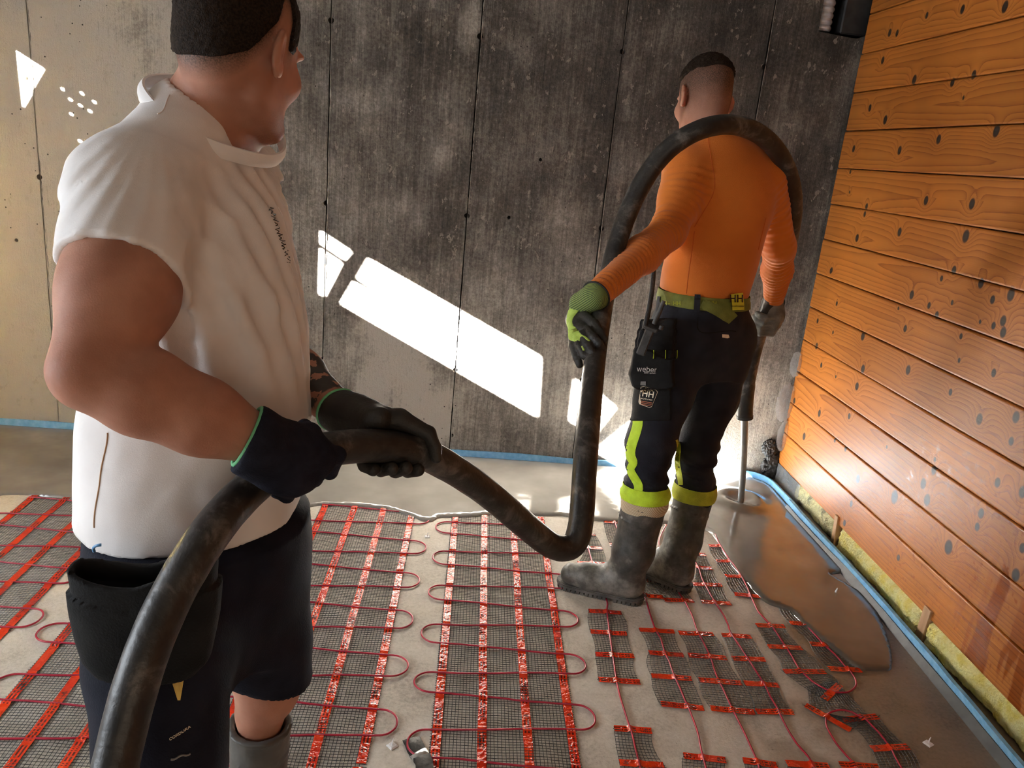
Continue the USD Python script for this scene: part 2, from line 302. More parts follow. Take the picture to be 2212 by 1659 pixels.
rubber_hose = M('rubber_hose', {
    'g': ('geometry', {}), 'n': ('noise_texture', {'scale': 14, 'detail': 9, 'roughness': 0.68, 'distortion': 0.4}), 'r': ramp((0.40, (0.013, 0.0125, 0.012)), (0.54, (0.03, 0.028, 0.026)), (0.66, (0.12, 0.11, 0.1)), (0.8, (0.24, 0.22, 0.2))),
    'f': ('noise_texture', {'scale': 90, 'detail': 4}), 'u': ('bump', {'strength': 0.5, 'distance': 0.002}), 'p': ('principled_bsdf', {'roughness': 0.42, 'specular_ior_level': 0.45})},
    [('g.position', 'n.vector'), ('n.fac', 'r.fac'), ('r.color', 'p.base_color'), ('g.position', 'f.vector'), ('f.fac', 'u.height'), ('u.normal', 'p.normal')])
boot_rubber = M('boot_rubber', {
    'g': ('geometry', {}), 'n': ('noise_texture', {'scale': 11, 'detail': 9, 'roughness': 0.66}), 'sx': ('separate_xyz', {}), 'h': ('map_range', {'from_min': 0.0, 'from_max': 0.36, 'to_min': 0.14, 'to_max': -0.05}), 'a': ('math', {'math_type': 'add'}),
    'r': ramp((0.42, (0.028, 0.028, 0.025)), (0.56, (0.07, 0.068, 0.06)), (0.7, (0.2, 0.19, 0.17)), (0.85, (0.3, 0.28, 0.26))),
    'f': ('noise_texture', {'scale': 70, 'detail': 4}), 'u': ('bump', {'strength': 0.5, 'distance': 0.002}), 'p': ('principled_bsdf', {'roughness': 0.55})},
    [('g.position', 'n.vector'), ('g.position', 'sx.vector'), ('sx.z', 'h.value'), ('n.fac', 'a.value1'), ('h.result', 'a.value2'), ('a.value', 'r.fac'), ('r.color', 'p.base_color'), ('g.position', 'f.vector'), ('f.fac', 'u.height'), ('u.normal', 'p.normal')])
boot_plain = surf('boot_plain', (0.03, 0.03, 0.03), (0.1, 0.097, 0.09), 0.5, 10, detail=8, bump=0.001)
sole_mat = surf('boot_sole', (0.03, 0.03, 0.03), (0.12, 0.11, 0.10), 0.7, 16, detail=8, bump=0.002)
tape_mat = M('tape', {
    'uv': ('uvmap', {'attribute': 'st'}), 's': ('separate_xyz', {}), 'uw': ('math', {'math_type': 'multiply', 'value2': 17.0}), 'fw': ('math', {'math_type': 'floor'}), 'ww': ('white_noise_texture', {'dimensions': '1D'}), 'wm': ('math', {'math_type': 'greater_than', 'value2': 0.42}),
    'ul': ('math', {'math_type': 'multiply', 'value2': 330.0}), 'fl': ('math', {'math_type': 'floor'}), 'wl': ('white_noise_texture', {'dimensions': '1D'}), 'lm': ('math', {'math_type': 'less_than', 'value2': 0.66}),
    'r1': ('math', {'math_type': 'compare', 'value2': 0.3, 'value3': 0.10}), 'r2': ('math', {'math_type': 'compare', 'value2': 0.68, 'value3': 0.10}), 'ra': ('math', {'math_type': 'add'}), 'm1': ('math', {'math_type': 'multiply'}), 'm2': ('math', {'math_type': 'multiply'}), 'm3': ('math', {'math_type': 'multiply', 'value2': 0.9}),
    'g': ('geometry', {}), 'nt': ('noise_texture', {'scale': 9, 'detail': 2}), 'ct': ramp((0.35, (0.60, 0.022, 0.006)), (0.65, (0.76, 0.045, 0.006))),
    'mx': ('mix', {'color2': (0.045, 0.008, 0.006)}), 'n': ('noise_texture', {'scale': 75, 'detail': 3, 'distortion': 0.8}), 'u': ('bump', {'strength': 0.85, 'distance': 0.005}), 'p': ('principled_bsdf', {'roughness': 0.10, 'specular_ior_level': 0.5})},
    [('uv.UV', 's.vector'), ('s.x', 'uw.value1'), ('uw.value', 'fw.value1'), ('fw.value', 'ww.w'), ('ww.value', 'wm.value1'), ('s.x', 'ul.value1'), ('ul.value', 'fl.value1'), ('fl.value', 'wl.w'), ('wl.value', 'lm.value1'),
     ('s.y', 'r1.value1'), ('s.y', 'r2.value1'), ('r1.value', 'ra.value1'), ('r2.value', 'ra.value2'), ('ra.value', 'm1.value1'), ('wm.value', 'm1.value2'), ('m1.value', 'm2.value1'), ('lm.value', 'm2.value2'), ('m2.value', 'm3.value1'),
     ('g.position', 'nt.vector'), ('nt.fac', 'ct.fac'), ('ct.color', 'mx.color1'), ('m3.value', 'mx.fac'), ('mx.color', 'p.base_color'), ('g.position', 'n.vector'), ('n.fac', 'u.height'), ('u.normal', 'p.normal')])
cable_mat = surf('cable', (0.33, 0.012, 0.035), (0.42, 0.018, 0.045), 0.32, 30)
print_black = surf('print_black', (0.03, 0.008, 0.006), (0.04, 0.01, 0.008), 0.5, 30)
net_mat = surf('net', (0.012, 0.012, 0.012), (0.03, 0.03, 0.03), 0.5, 30)
white_plastic = surf('white_plastic', (0.75, 0.76, 0.77), (0.85, 0.85, 0.86), 0.35, 20)
black_tape = surf('black_tape', (0.014, 0.014, 0.015), (0.03, 0.03, 0.03), 0.35, 60, bump=0.001)
silver = surf('silver', (0.6, 0.62, 0.63), (0.8, 0.82, 0.83), 0.18, 40, bump=0.002, bscale=90, metallic=0.7)
SSS = dict(subsurface_weight=0.12, subsurface_scale=0.01)
skin = M('skin', {
    'g': ('geometry', {}), 'n': ('noise_texture', {'scale': 16, 'detail': 6}), 'r': ramp((0.35, (0.34, 0.155, 0.10)), (0.65, (0.44, 0.22, 0.15))), 'ha': ('attribute', {'attribute': 'stubble'}), 'fn': ('noise_texture', {'scale': 420, 'detail': 2}),
    'fm': ('map_range', {'from_min': 0.35, 'from_max': 0.65, 'to_min': 0.7, 'to_max': 1.1}), 'hm': ('math', {'math_type': 'multiply', 'use_clamp': True}), 'mx': ('mix', {'color2': (0.03, 0.02, 0.014)}),
    'ta': ('attribute', {'attribute': 'tattoo'}), 'tn': ('noise_texture', {'scale': 38, 'detail': 4}), 'tg': ('math', {'math_type': 'less_than', 'value2': 0.56}), 'tm': ('math', {'math_type': 'multiply', 'use_clamp': True}), 'm2': ('mix', {'color2': (0.05, 0.045, 0.043)}),
    'u': ('bump', {'strength': 0.25, 'distance': 0.001}), 'p': ('principled_bsdf', {'roughness': 0.62, 'specular_ior_level': 0.25, **SSS})},
    [('g.position', 'n.vector'), ('n.fac', 'r.fac'), ('g.position', 'fn.vector'), ('fn.fac', 'fm.value'), ('ha.fac', 'hm.value1'), ('fm.result', 'hm.value2'), ('r.color', 'mx.color1'), ('hm.value', 'mx.fac'), ('g.position', 'tn.vector'), ('tn.fac', 'tg.value1'),
     ('ta.fac', 'tm.value1'), ('tg.value', 'tm.value2'), ('mx.color', 'm2.color1'), ('tm.value', 'm2.fac'), ('m2.color', 'p.base_color'), ('fn.fac', 'u.height'), ('u.normal', 'p.normal')])
hair_mat = surf('hair', (0.010, 0.006, 0.004), (0.026, 0.016, 0.010), 0.75, 260, detail=3, bump=0.003, bscale=420, specular_ior_level=0.12)
eye_mat = surf('eye', (0.7, 0.68, 0.66), (0.8, 0.78, 0.76), 0.2, 10)
cotton_white = M('cotton_white', {
    'g': ('geometry', {}), 'n': ('noise_texture', {'scale': 9, 'detail': 6}), 'r': ramp((0.3, (0.68, 0.655, 0.64)), (0.6, (0.78, 0.76, 0.75))), 'd': ('attribute', {'attribute': 'dirt'}), 'dn': ('noise_texture', {'scale': 60, 'detail': 5}), 'd1': ('math', {'math_type': 'multiply_add', 'value2': 1.0}), 'd2': ('map_range', {'from_min': 0.95, 'from_max': 1.15, 'clamp': True, 'to_max': 0.6}),
    'mx': ('mix', {'color2': (0.25, 0.21, 0.17)}), 'w': ('noise_texture', {'scale': 600, 'detail': 2}), 'u': ('bump', {'strength': 0.25, 'distance': 0.001}), 'p': ('principled_bsdf', {'roughness': 0.85, 'sheen_weight': 0.15})},
    [('g.position', 'n.vector'), ('n.fac', 'r.fac'), ('g.position', 'dn.vector'), ('d.fac', 'd1.value1'), ('dn.fac', 'd1.value3'), ('d1.value', 'd2.value'), ('r.color', 'mx.color1'), ('d2.result', 'mx.fac'), ('mx.color', 'p.base_color'), ('g.position', 'w.vector'), ('w.fac', 'u.height'), ('u.normal', 'p.normal')])
orange_knit = surf('orange_knit', (0.58, 0.142, 0.008), (0.66, 0.178, 0.012), 0.8, 6, bump=0.001, bscale=500, sheen_weight=0.2)
seam_orange = surf('seam_orange', (0.5, 0.09, 0.008), (0.6, 0.11, 0.01), 0.8, 30)
navy_shorts = surf('navy_shorts', (0.005, 0.006, 0.013), (0.011, 0.013, 0.024), 0.85, 14, detail=7, bump=0.001, bscale=300, specular_ior_level=0.2)
black_cloth = surf('black_cloth', (0.006, 0.006, 0.0065), (0.014, 0.014, 0.0145), 0.85, 14, detail=7, bump=0.001, bscale=300, specular_ior_level=0.2)
navy_trousers = surf('navy_trousers', (0.008, 0.009, 0.015), (0.02, 0.022, 0.03), 0.8, 12, detail=8, bump=0.001, bscale=300, specular_ior_level=0.25)
hi_vis = surf('hi_vis', (0.42, 0.62, 0.02), (0.56, 0.80, 0.035), 0.7, 30, detail=6, bump=0.001, bscale=250)
hi_vis_dirty = surf('hi_vis_dirty', (0.30, 0.34, 0.02), (0.46, 0.5, 0.03), 0.7, 24, detail=7, bump=0.001, bscale=250)
reflective = M('reflective', {'g': ('geometry', {}), 'm': ('mapping', {'rotation': (0.3, 0.5, 0.6)}), 'w': ('wave_texture', {'scale': 60, 'distortion': 0.5}), 'r': ramp((0.4, (0.62, 0.56, 0.42)), (0.6, (0.42, 0.30, 0.16))), 'p': ('principled_bsdf', {'roughness': 0.45})},
               [('g.position', 'm.vector'), ('m.vector', 'w.vector'), ('w.fac', 'r.fac'), ('r.color', 'p.base_color')])
belt_mat = surf('belt', (0.13, 0.15, 0.025), (0.18, 0.20, 0.035), 0.8, 30, bump=0.001, bscale=260)
glove_navy = surf('glove_navy', (0.006, 0.007, 0.015), (0.012, 0.014, 0.026), 0.85, 40, bump=0.001, bscale=400, specular_ior_level=0.2)
glove_coat = surf('glove_coat', (0.012, 0.011, 0.010), (0.026, 0.024, 0.02), 0.6, 22, detail=7, bump=0.001, bscale=200)
glove_green = surf('glove_green', (0.36, 0.50, 0.08), (0.48, 0.64, 0.13), 0.8, 40, bump=0.001, bscale=400)
glove_rib = M('glove_rib', {'g': ('geometry', {}), 'w': ('attribute', {'attribute': 'rib'}), 'f': ('math', {'math_type': 'fraction'}), 'r': ramp((0.35, (0.20, 0.28, 0.07)), (0.55, (0.05, 0.07, 0.03)), (0.9, (0.05, 0.07, 0.03)), (1.0, (0.20, 0.28, 0.07))), 'p': ('principled_bsdf', {'roughness': 0.85})},
              [('w.fac', 'f.value1'), ('f.value', 'r.fac'), ('r.color', 'p.base_color')])
glove_grey = surf('glove_grey', (0.10, 0.11, 0.10), (0.18, 0.19, 0.18), 0.7, 30, bump=0.001, bscale=300)
cuff_green = surf('cuff_green', (0.12, 0.45, 0.2), (0.18, 0.55, 0.27), 0.7, 40)
cuff_black = surf('cuff_black', (0.012, 0.012, 0.012), (0.02, 0.02, 0.02), 0.8, 40)
pipe_grey = surf('pipe_grey', (0.16, 0.16, 0.16), (0.26, 0.26, 0.25), 0.4, 14, detail=7, stretch=(1, 1, 0.3))
radio_grey = surf('radio_grey', (0.025, 0.027, 0.028), (0.05, 0.053, 0.055), 0.45, 60)
metal = surf('steel', (0.5, 0.5, 0.52), (0.65, 0.65, 0.66), 0.28, 30, metallic=0.9)
print_white = surf('print_white', (0.6, 0.58, 0.54), (0.7, 0.68, 0.63), 0.6, 60)
print_cream = surf('print_cream', (0.74, 0.66, 0.5), (0.82, 0.74, 0.58), 0.6, 60)
print_rust = surf('print_rust', (0.35, 0.10, 0.04), (0.42, 0.13, 0.05), 0.6, 60)
label_yellow = surf('label_yellow', (0.6, 0.55, 0.03), (0.7, 0.64, 0.05), 0.6, 60)
yellow_wood = surf('yellow_wood', (0.42, 0.24, 0.03), (0.62, 0.38, 0.06), 0.5, 30, stretch=(3, 3, 1))
duct_mat = surf('duct', (0.55, 0.6, 0.7), (0.75, 0.8, 0.88), 0.25, 30, metallic=0.3)
bright_blue = surf('bright_blue', (0.08, 0.25, 0.5), (0.12, 0.32, 0.6), 0.4, 30)
rough_board = surf('rough_board', (0.30, 0.2, 0.12), (0.42, 0.3, 0.19), 0.7, 5, detail=6, stretch=(1, 1, 6))
ceiling_mat = surf('ceiling_paint', (0.2, 0.18, 0.16), (0.28, 0.25, 0.22), 0.85, 4, detail=6)
added_lamp_glass = M('added_lamp_glass', {'e': ('emission', {'color': (1.0, 0.66, 0.22), 'strength': 1.0})}, [], 'e.emission')
# ------------------------------------------------------------------ the setting
YB, XW, XL, YF, ZC = 3.69, 1.681, -3.0, -2.5, 2.55
rng = np.random.default_rng(7)
# floor slab, with the damp patch beside the right wall kept per vertex
xs = np.r_[np.linspace(XL, -1.9, 12)[:-1], np.arange(-1.9, 1.8001, 0.025)]; ys = np.r_[np.linspace(YF, 0.9, 14)[:-1], np.arange(0.9, 3.7201, 0.025)]
X, Y = np.meshgrid(xs, ys, indexing='ij'); P = np.stack([X, Y, 0 * X], -1); P[..., 2] = (fbm(P * 3, 3, 4) - 0.5) * 0.0016
w = np.clip((X - 1.33 + 0.5 * (fbm(P * 2.2 + 3, 4, 11) - 0.5) - 0.22 * np.maximum(1.75 - Y, -0.2)) / 0.06, 0, 1) * np.clip((2.45 - Y + (fbm(P * 3, 3, 8) - 0.5) * 0.8) / 0.1, 0, 1)
w = np.maximum(w, np.clip((X - 0.95) / 0.5, 0, 0.45)); w = np.maximum(w, np.clip((0.30 - np.hypot((X - 1.2) / 1.0, Y - 1.72)) / 0.03, 0, 1) * (fbm(P * 9, 3, 2) > 0.56) * 0.6)
fl = structure('floor')
obj('slab', (P.reshape(-1, 3), grid_faces(*X.shape)), slab_mat, fl, smooth=True, attrs={'wet': w.ravel()})
obj('slab_body', box([XL, YF, -0.2], [1.9, 3.9, -0.004]), slab_mat, fl)

# back wall: cast panels between open joints, with tie holes and fins of mortar
wb = structure('wall_back')
seams = [-3.1, -2.535, -1.905, -1.275, -0.645, -0.004, 0.622, 1.265, 1.95]
ties = [(s + rng.uniform(-0.004, 0.004), z) for s in seams[1:8] for z in (1.958, 1.19, 0.447)] + [(-0.002, 1.478), (0.005, 0.107), (0.19, 1.2), (0.31, 1.47), (-1.93, 1.6), (-2.03, 0.9)]
pale = [(-0.05, 1.99, 0.05, 0.13, .2), (-0.32, 1.85, 0.10, 0.11, .13), (0.17, 1.93, 0.07, 0.07, .13), (0.66, 1.9, 0.03, 0.2, .12), (0.67, 1.45, 0.035, 0.4, .12), (-0.12, 1.5, 0.10, 0.22, .10), (0.1, 0.25, 0.45, 0.16, .06), (-0.28, 0.42, 0.26, 0.36, .17),
        (0.42, 1.1, 0.22, 0.3, .03), (1.35, 1.6, 0.1, 0.3, .06), (-1.6, 1.5, 0.4, 0.5, .16), (-2.1, 1.0, 0.3, 1.2, .18), (-0.5, 1.65, 0.1, 0.25, .05), (1.0, 0.5, 0.35, 0.25, .06), (-0.15, 1.32, 0.08, 0.16, .07), (1.45, 0.35, 0.1, 0.3, .1), (0.72, 1.1, 0.05, 0.5, .07)]
dark = [(1.55, 1.2, 0.1, 0.45, .1), (-0.3, 1.05, 0.28, 0.12, .05), (0.35, 0.75, 0.3, 0.14, .04), (-0.42, 1.2, 0.15, 0.2, .03), (0.2, 1.75, 0.45, 0.3, .03), (1.3, 1.95, 0.5, 0.35, .07), (-0.12, 0.6, 0.08, 0.2, .06), (-1.75, 1.15, 0.09, 0.3, .12), (-1.5, 1.85, 0.14, 0.1, .14), (0.3, 0.2, 0.2, 0.1, .05)]
duct_hole = sg.Polygon([(1.478, 2.13), (1.482, 2.125), (1.655, 2.112), (1.70, 2.13), (1.72, 2.16), (1.74, 2.42), (1.478, 2.42)])
holes = shapely.union_all([sg.Point(x, z).buffer(0.0125 if i < 21 else 0.008, 14) for i, (x, z) in enumerate(ties)] + [duct_hole])
for i in range(8):
    e = [seams[i] + 0.0026, seams[i + 1] - 0.0026]; zz = np.linspace(-0.02, ZC, 60)
    left = [(e[0] + 0.004 * (noise([[z * 22, i, 0]])[0] - 0.5), z) for z in zz]; right = [(e[1] + 0.0022 * (noise([[z * 22, i + 9, 0]])[0] - 0.5), z) for z in zz]
    poly = sg.Polygon(left + right[::-1]).difference(holes)
    v, f = extrude(max(getattr(poly, 'geoms', [poly]), key=lambda g: g.area), 0, 0.03)
    man = m3.Manifold(m3.Mesh(np.asarray(v, np.float32), np.asarray(f, np.uint32))).refine_to_length(0.03)
    mm = man.to_mesh(); v, f = np.array(mm.vert_properties[:, :3]), np.array(mm.tri_verts)
    off = [0.0, 0.0015, -0.001, 0.001, 0.0, -0.0015, 0.001, 0.0][i]
    W = np.stack([v[:, 0], YB + 0.03 - v[:, 2] + off, v[:, 1]], 1)
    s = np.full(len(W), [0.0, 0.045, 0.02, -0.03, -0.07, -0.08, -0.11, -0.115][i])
    s += np.clip((-0.9 - W[:, 0]) * 0.16, 0, 0.17) - 0.115 * np.clip((W[:, 2] - 0.75) / .6, 0, 1) * np.clip((W[:, 0] + 1.2) / .5, 0, 1) + .03 * np.clip((.9 - W[:, 2]) / .6, 0, 1)  # light falloff painted in: darker towards top right, lighter low and left
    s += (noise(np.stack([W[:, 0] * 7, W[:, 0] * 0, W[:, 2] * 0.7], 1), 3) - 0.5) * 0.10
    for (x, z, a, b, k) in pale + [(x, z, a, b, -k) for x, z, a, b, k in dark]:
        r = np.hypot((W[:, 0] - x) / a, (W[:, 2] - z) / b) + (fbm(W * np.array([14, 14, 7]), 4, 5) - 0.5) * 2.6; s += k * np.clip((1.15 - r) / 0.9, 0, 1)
    obj('panel', (W, f[:, ::-1] if trimesh.Trimesh(W, f, process=False).volume < 0 else f), concrete, wb, attrs={'stain_falloff': s})
for i, sx in enumerate(seams[1:8]):                       # mortar fins squeezed out along the joints
    z = np.arange(0.03, ZC, 0.012); k = noise(np.stack([z * 60, z * 0 + i, z * 0], 1), 21); g = noise(np.stack([z * 5, z * 0 + i, z * 0], 1), 22)
    Pt = np.stack([sx + 0.004 * (g - 0.5) + 0.0045, np.full(len(z), YB - 0.0005), z], 1)
    obj('joint_fin', tube(Pt, 0.0009 + 0.0032 * np.clip(k - 0.35, 0, 1) * np.clip(g * 1.6 - 0.3, 0, 1) * 2, 6), concrete, wb, kind='stuff')
core = m3.Manifold(m3.Mesh(*[np.asarray(a, t) for a, t in zip(box([XL, YB + 0.032, -0.02], [1.95, YB + 0.33, ZC]), (np.float32, np.uint32))]))
core = core - m3.Manifold(m3.Mesh(*[np.asarray(a, t) for a, t in zip(box([1.478, YB, 2.12], [1.76, YB + 0.25, 2.42]), (np.float32, np.uint32))]))
obj('core', core, dark_hole, wb)
dk = thing('ventilation_duct', 'ribbed silver duct end inside the dark wall opening at the top right', 'duct', (1.53, YB + .1, 2.24))
dz = np.arange(2.135, 2.42, .0015); dr = .040 + .006 * np.abs(np.sin((dz - 2.135) / .026 * np.pi)) - .003
obj('flexible_duct', tube(np.stack([0 * dz + 1.512, 0 * dz + YB + .06, dz], 1), dr, 28), duct_mat, dk, smooth=40)
obj('duct_collar', chamfer_box([1.585, YB + .02, 2.13], [1.71, YB + .22, 2.42], .006), membrane, dk)

# right wall: pine boards with knots, over studs and wool
knot_px = [(1400 + x / 2.724, y / 2.724, s) for x, y, s in [(1850, 55, 1), (2100, 40, 1.2), (1640, 90, .8), (1465, 195, .9), (1380, 355, 1), (1565, 470, 1.2), (1790, 485, 1), (1915, 440, 1), (1855, 575, .5), (1305, 635, 1), (1395, 705, 1.2),
    (1210, 875, 1), (1480, 885, 1.1), (1710, 820, 1.1), (2050, 770, 1.3), (1190, 1010, .7), (1185, 1130, .5), (1285, 1215, .9), (1635, 1180, 1.1), (1905, 1200, 1.2), (1275, 1260, .8), (1230, 1400, 1.1), (1480, 1365, 1.1), (1870, 1390, 1.4), (1080, 1590, .9), (1800, 1590, 1)]]
knot_px += [(1300 + x / 2.404, 560 + y / 2.404, s) for x, y, s in [(1190, 60, .9), (1765, 100, .7), (1970, 125, 1.1), (1610, 185, 1.1), (2125, 185, 1.3), (2030, 210, .9), (1820, 225, .6), (1220, 230, .7), (1700, 240, .8), (1740, 290, .9), (1540, 255, .5), (2085, 320, 1.1), (2035, 345, .8), (2085, 380, 1.1),
    (1965, 325, .5), (1575, 360, .9), (1865, 400, .7), (1355, 400, 1.2), (1120, 320, .8), (1200, 380, .6), (1115, 450, 1), (1355, 570, 1.2), (1590, 575, 1.2), (1140, 550, .8), (1325, 660, 1.1), (1215, 610, .5), (1810, 690, .8), (2035, 590, .9), (1855, 525, .6), (1000, 735, 1.0), (1130, 800, 1.1), (1285, 815, .9), (1050, 920, 1.2),
    (1960, 830, 1.2), (2150, 820, 1.2), (2125, 945, .9), (1480, 975, .5), (1210, 940, .7), (1265, 985, .8), (1330, 1140, 1.2), (1725, 1095, 1.1), (1670, 1165, 1.3), (1690, 1250, 1.4), (1520, 1235, 1.7), (1730, 1040, .6), (2055, 1160, 1), (2185, 1210, 1.2), (1295, 1270, .9), (1260, 1370, .9), (1970, 1320, 1.1), (1950, 1390, .9), (1800, 1495, 1.6), (1540, 1550, .8), (2150, 1640, 1.3), (2185, 1500, 1)]]
knots = [(*atx(x, y, XW)[1:], s) for x, y, s in knot_px]
krng = np.random.default_rng(3)
knots += [(krng.uniform(-2.3, 1.75), krng.uniform(0.1, 2.5), krng.uniform(0.6, 1.3)) for _ in range(90)]
knots += [(krng.uniform(1.9, 3.6), krng.uniform(2.1, 2.5), krng.uniform(0.6, 1.2)) for _ in range(6)]
wr = structure('wall_right'); PITCH, ZB = 0.1627, 0.0965
uy = np.r_[np.linspace(YF, 1.7, 90)[:-1], np.arange(1.7, 3.6601, 0.0055), [3.665]]
for k in range(15):
    z0 = ZB + k * PITCH; prof_v = np.r_[0.0012, 0.0014, 0.0042, np.linspace(0.0095, PITCH - 0.0095, 26), PITCH - 0.0042, PITCH - 0.0014, PITCH - 0.0012]
    prof_x = np.r_[0.018, 0.0042, 0.0, np.zeros(26), 0.0, 0.0042, 0.018]
    if k == 0: prof_v[0:3] = [0, 0, 0.001]; prof_x[1] = 0.001
    U, V = np.meshgrid(uy, prof_v, indexing='ij'); Xp = np.broadcast_to(prof_x, U.shape).copy()
    Z = z0 + V + 0.0012 * (noise(np.stack([U * 1.3, 0 * U + k, 0 * U], -1), 5) - 0.5) * 2
    yy = U.copy(); yy[-1] += krng.uniform(-0.004, 0.003); Xp += krng.uniform(-0.0006, 0.0006)
    c = PITCH * krng.uniform(0.25, 0.75) + 0.05 * (noise(np.stack([U * 0.8, 0 * U + k * 3, 0 * U], -1), 6) - 0.5)
    g = krng.uniform(3, 6.5) * (np.abs(V - c) / 0.1) ** 1.35 + krng.choice([-1, 1]) * U * krng.uniform(0.8, 2.2) + 2.4 * fbm(np.stack([U * 1.5, V * 5, 0 * U + k], -1), 3, 7) + k * 3.7
    kn = np.zeros_like(U)
    for (ky, kz, s) in knots:
        if kz < z0 - 0.02 or kz > z0 + PITCH + 0.02: continue
        r = 0.0138 * s; dy, dz = (U - ky), (Z - kz) * 0.82; d = np.hypot(dy * 1.05, dz); m_ = d < 0.2
        g = g + np.where(m_, 2.2 * s * np.exp(-(np.hypot(dy, dz * 1.15) / (2.3 * r)) ** 2) * np.sign(V - c + 1e-6), 0)
        kn = np.maximum(kn, np.clip(1.35 - d / r, 0, 1.0))
    sy, sz = U, Z                                         # drips and damp where slurry ran down, low at the near end
    run = fbm(np.stack([sy * 26, sz * 3.0, 0 * U], -1), 3, 9); wet = np.clip((0.62 - sz) / 0.5, 0, 1) * np.clip((2.32 - sy) / 0.35, 0, 1) * np.clip((run - 0.57) / 0.05, 0, 1)
    wet = np.maximum(wet, np.clip((0.030 + 0.02 * (run - 0.5) - np.abs(sy - (2.04 - 0.05 * np.clip((sz - 0.1) / 0.3, 0, 1)))) / 0.008, 0, 1) * (sz < 0.43 + 0.1 * (run - 0.5)))
    spk = (noise(np.stack([sy * 85, sz * 85, 0 * U], -1), 14) > 0.86) & (sz < 0.7) & (sy < 2.6); wet = np.maximum(wet, spk * 0.7)
    obj('board', (np.stack([XW + Xp, yy, Z], -1).reshape(-1, 3), grid_faces(*U.shape)[:, ::-1]), pine, wr, smooth=True,
        attrs={'grain': g.ravel(), 'knot': kn.ravel(), 'wet': wet.ravel(), 'tone': np.full(U.size, krng.uniform(0.1, 0.55))})
obj('sheathing', box([1.735, YF, -0.02], [1.92, 3.69, ZC]), black_cloth, wr)
for yc, wd, tilt in ((2.965, 0.03, 0.014), (2.285, 0.042, -0.006), (1.15, 0.045, 0), (0.4, 0.045, 0)):
    b = chamfer_box([-0.011, -wd / 2, 0], [0.03, wd / 2, 0.13], 0.002).translate([1.683, yc, 0.0]); mm = b.to_mesh(); v = np.array(mm.vert_properties[:, :3]); v[:, 1] += tilt * (v[:, 2] / 0.1)
    obj('stud', (v, mm.tri_verts), raw_timber, wr)
obj('end_batten', chamfer_box([1.70, 3.62, 0.0], [1.735, 3.66, ZC], 0.002), black_cloth, wr)

def fluffy(name, y0, y1, mat, label, seed):
    U, V = np.meshgrid(np.arange(y0, y1, 0.006), np.linspace(0, 1, 26), indexing='ij'); z = 0.006 + 0.125 * V
    q = np.stack([U, z, 0 * U + seed], -1); d = 0.022 * (fbm(q * 16, 4, seed) - 0.5) + 0.03 * (fbm(q * np.array([5, 9, 1]), 2, seed + 3) - 0.5) + 0.008 * (noise(q * 120, 4) - 0.5)
    e = np.minimum(np.minimum(U - y0, y1 - U) / 0.02, 1); bulge = np.sqrt(np.clip(e, 0, 1)) * 0.02
    Xf = np.maximum(1.692 - bulge * .5 - d - 0.008 * np.sin(V * 3.1), 1.660 + 0.026 * np.clip((V - .55) / .12, 0, 1))
    obj(name, sheet(np.stack([0 * U + 1.732, U, z], -1), np.stack([Xf - 1.732, 0 * U, 0 * U], -1), 1.0), mat, smooth=True, label=label, cat='insulation', group='wool under the boards')
fluffy('insulation_batt', 3.005, 3.42, wool_grey, 'dirty grey-stained mineral wool under the boards, nearest the corner', 1)
fluffy('insulation_batt', 2.31, 2.945, wool, 'clean yellow mineral wool between the two studs under the boards', 2)
fluffy('insulation_batt', 1.18, 2.26, wool, 'long yellow mineral wool at the near end under the water-stained boards', 3)

# left wall of rough boards with the slot of small windows that the sun comes through; closed wall with an added light behind the camera
def back_project(p): return sg.Polygon([(YB - (x - XL) / 1.5, z + 0.49 * (x - XL)) for x, z in p])
patches = [[(-1.961, 1.715), (-1.834, 1.645), (-1.90, 1.54), (-1.954, 1.455)],
           [(-.664, 1.068), (-.513, .982), (-.548, .937), (-.664, 1.003)], [(-.664, .988), (-.556, .925), (-.628, .768), (-.664, .765)],
           [(-.437, .957), (.416, .548), (.432, .236), (-.562, .728), (-.503, .842), (-.31, .755), (-.49, .855)],
           [(.60, .445), (.706, .398), (.812, .322), (.732, .183), (.60, .225)], [(.746, .075), (.968, .295), (1.60, -.02), (1.60, -.345)]]
poly = sg.box(YF, -0.02, 3.72, ZC).difference(shapely.union_all([back_project(p) for p in patches] + [back_project([(x + a, z + b) for a, b in ((-.012, 0), (0, .018), (.012, 0), (0, -.018))]) for x, z in
    ((-1.77, 1.57), (-1.74, 1.53), (-1.70, 1.51), (-1.69, 1.56), (-1.66, 1.49), (-1.74, 1.47), (-1.64, 1.53), (-1.71, 1.36))]))  # small added holes that throw leaf-like sun dapples
wl = structure('wall_left')
obj('boarding', extrude(poly, 0, 0.018, ([XL, 0, 0], [0, 1, 0], [0, 0, 1], [-1, 0, 0])), rough_board, wl)
wf = structure('wall_front')
obj('masonry', extrude(sg.box(XL, -0.02, 1.9, ZC), 0, 0.1, ([0, YF, 0], [1, 0, 0], [0, 0, 1], [0, -1, 0])), dark_hole, wf)
def frame(name, o, u, v, w, h):
    st = structure(name); ring = sg.box(-w / 2 - .06, -h / 2 - .06, w / 2 + .06, h / 2 + .06).difference(sg.box(-w / 2, -h / 2, w / 2, h / 2)); obj('window_frame', extrude(ring, 0, .05, (o, u, v, np.cross(u, v))), raw_timber, st)
frame('window_1', [-2.995, 0.75, 1.2], [0, -1, 0], [0, 0, 1], 1.72, 1.12); frame('added_window_2', [0.55, -2.495, 1.35], [-1, 0, 0], [0, 0, 1], 2.22, 1.72)  # rear frame is added round the warm area light
ce = structure('ceiling')
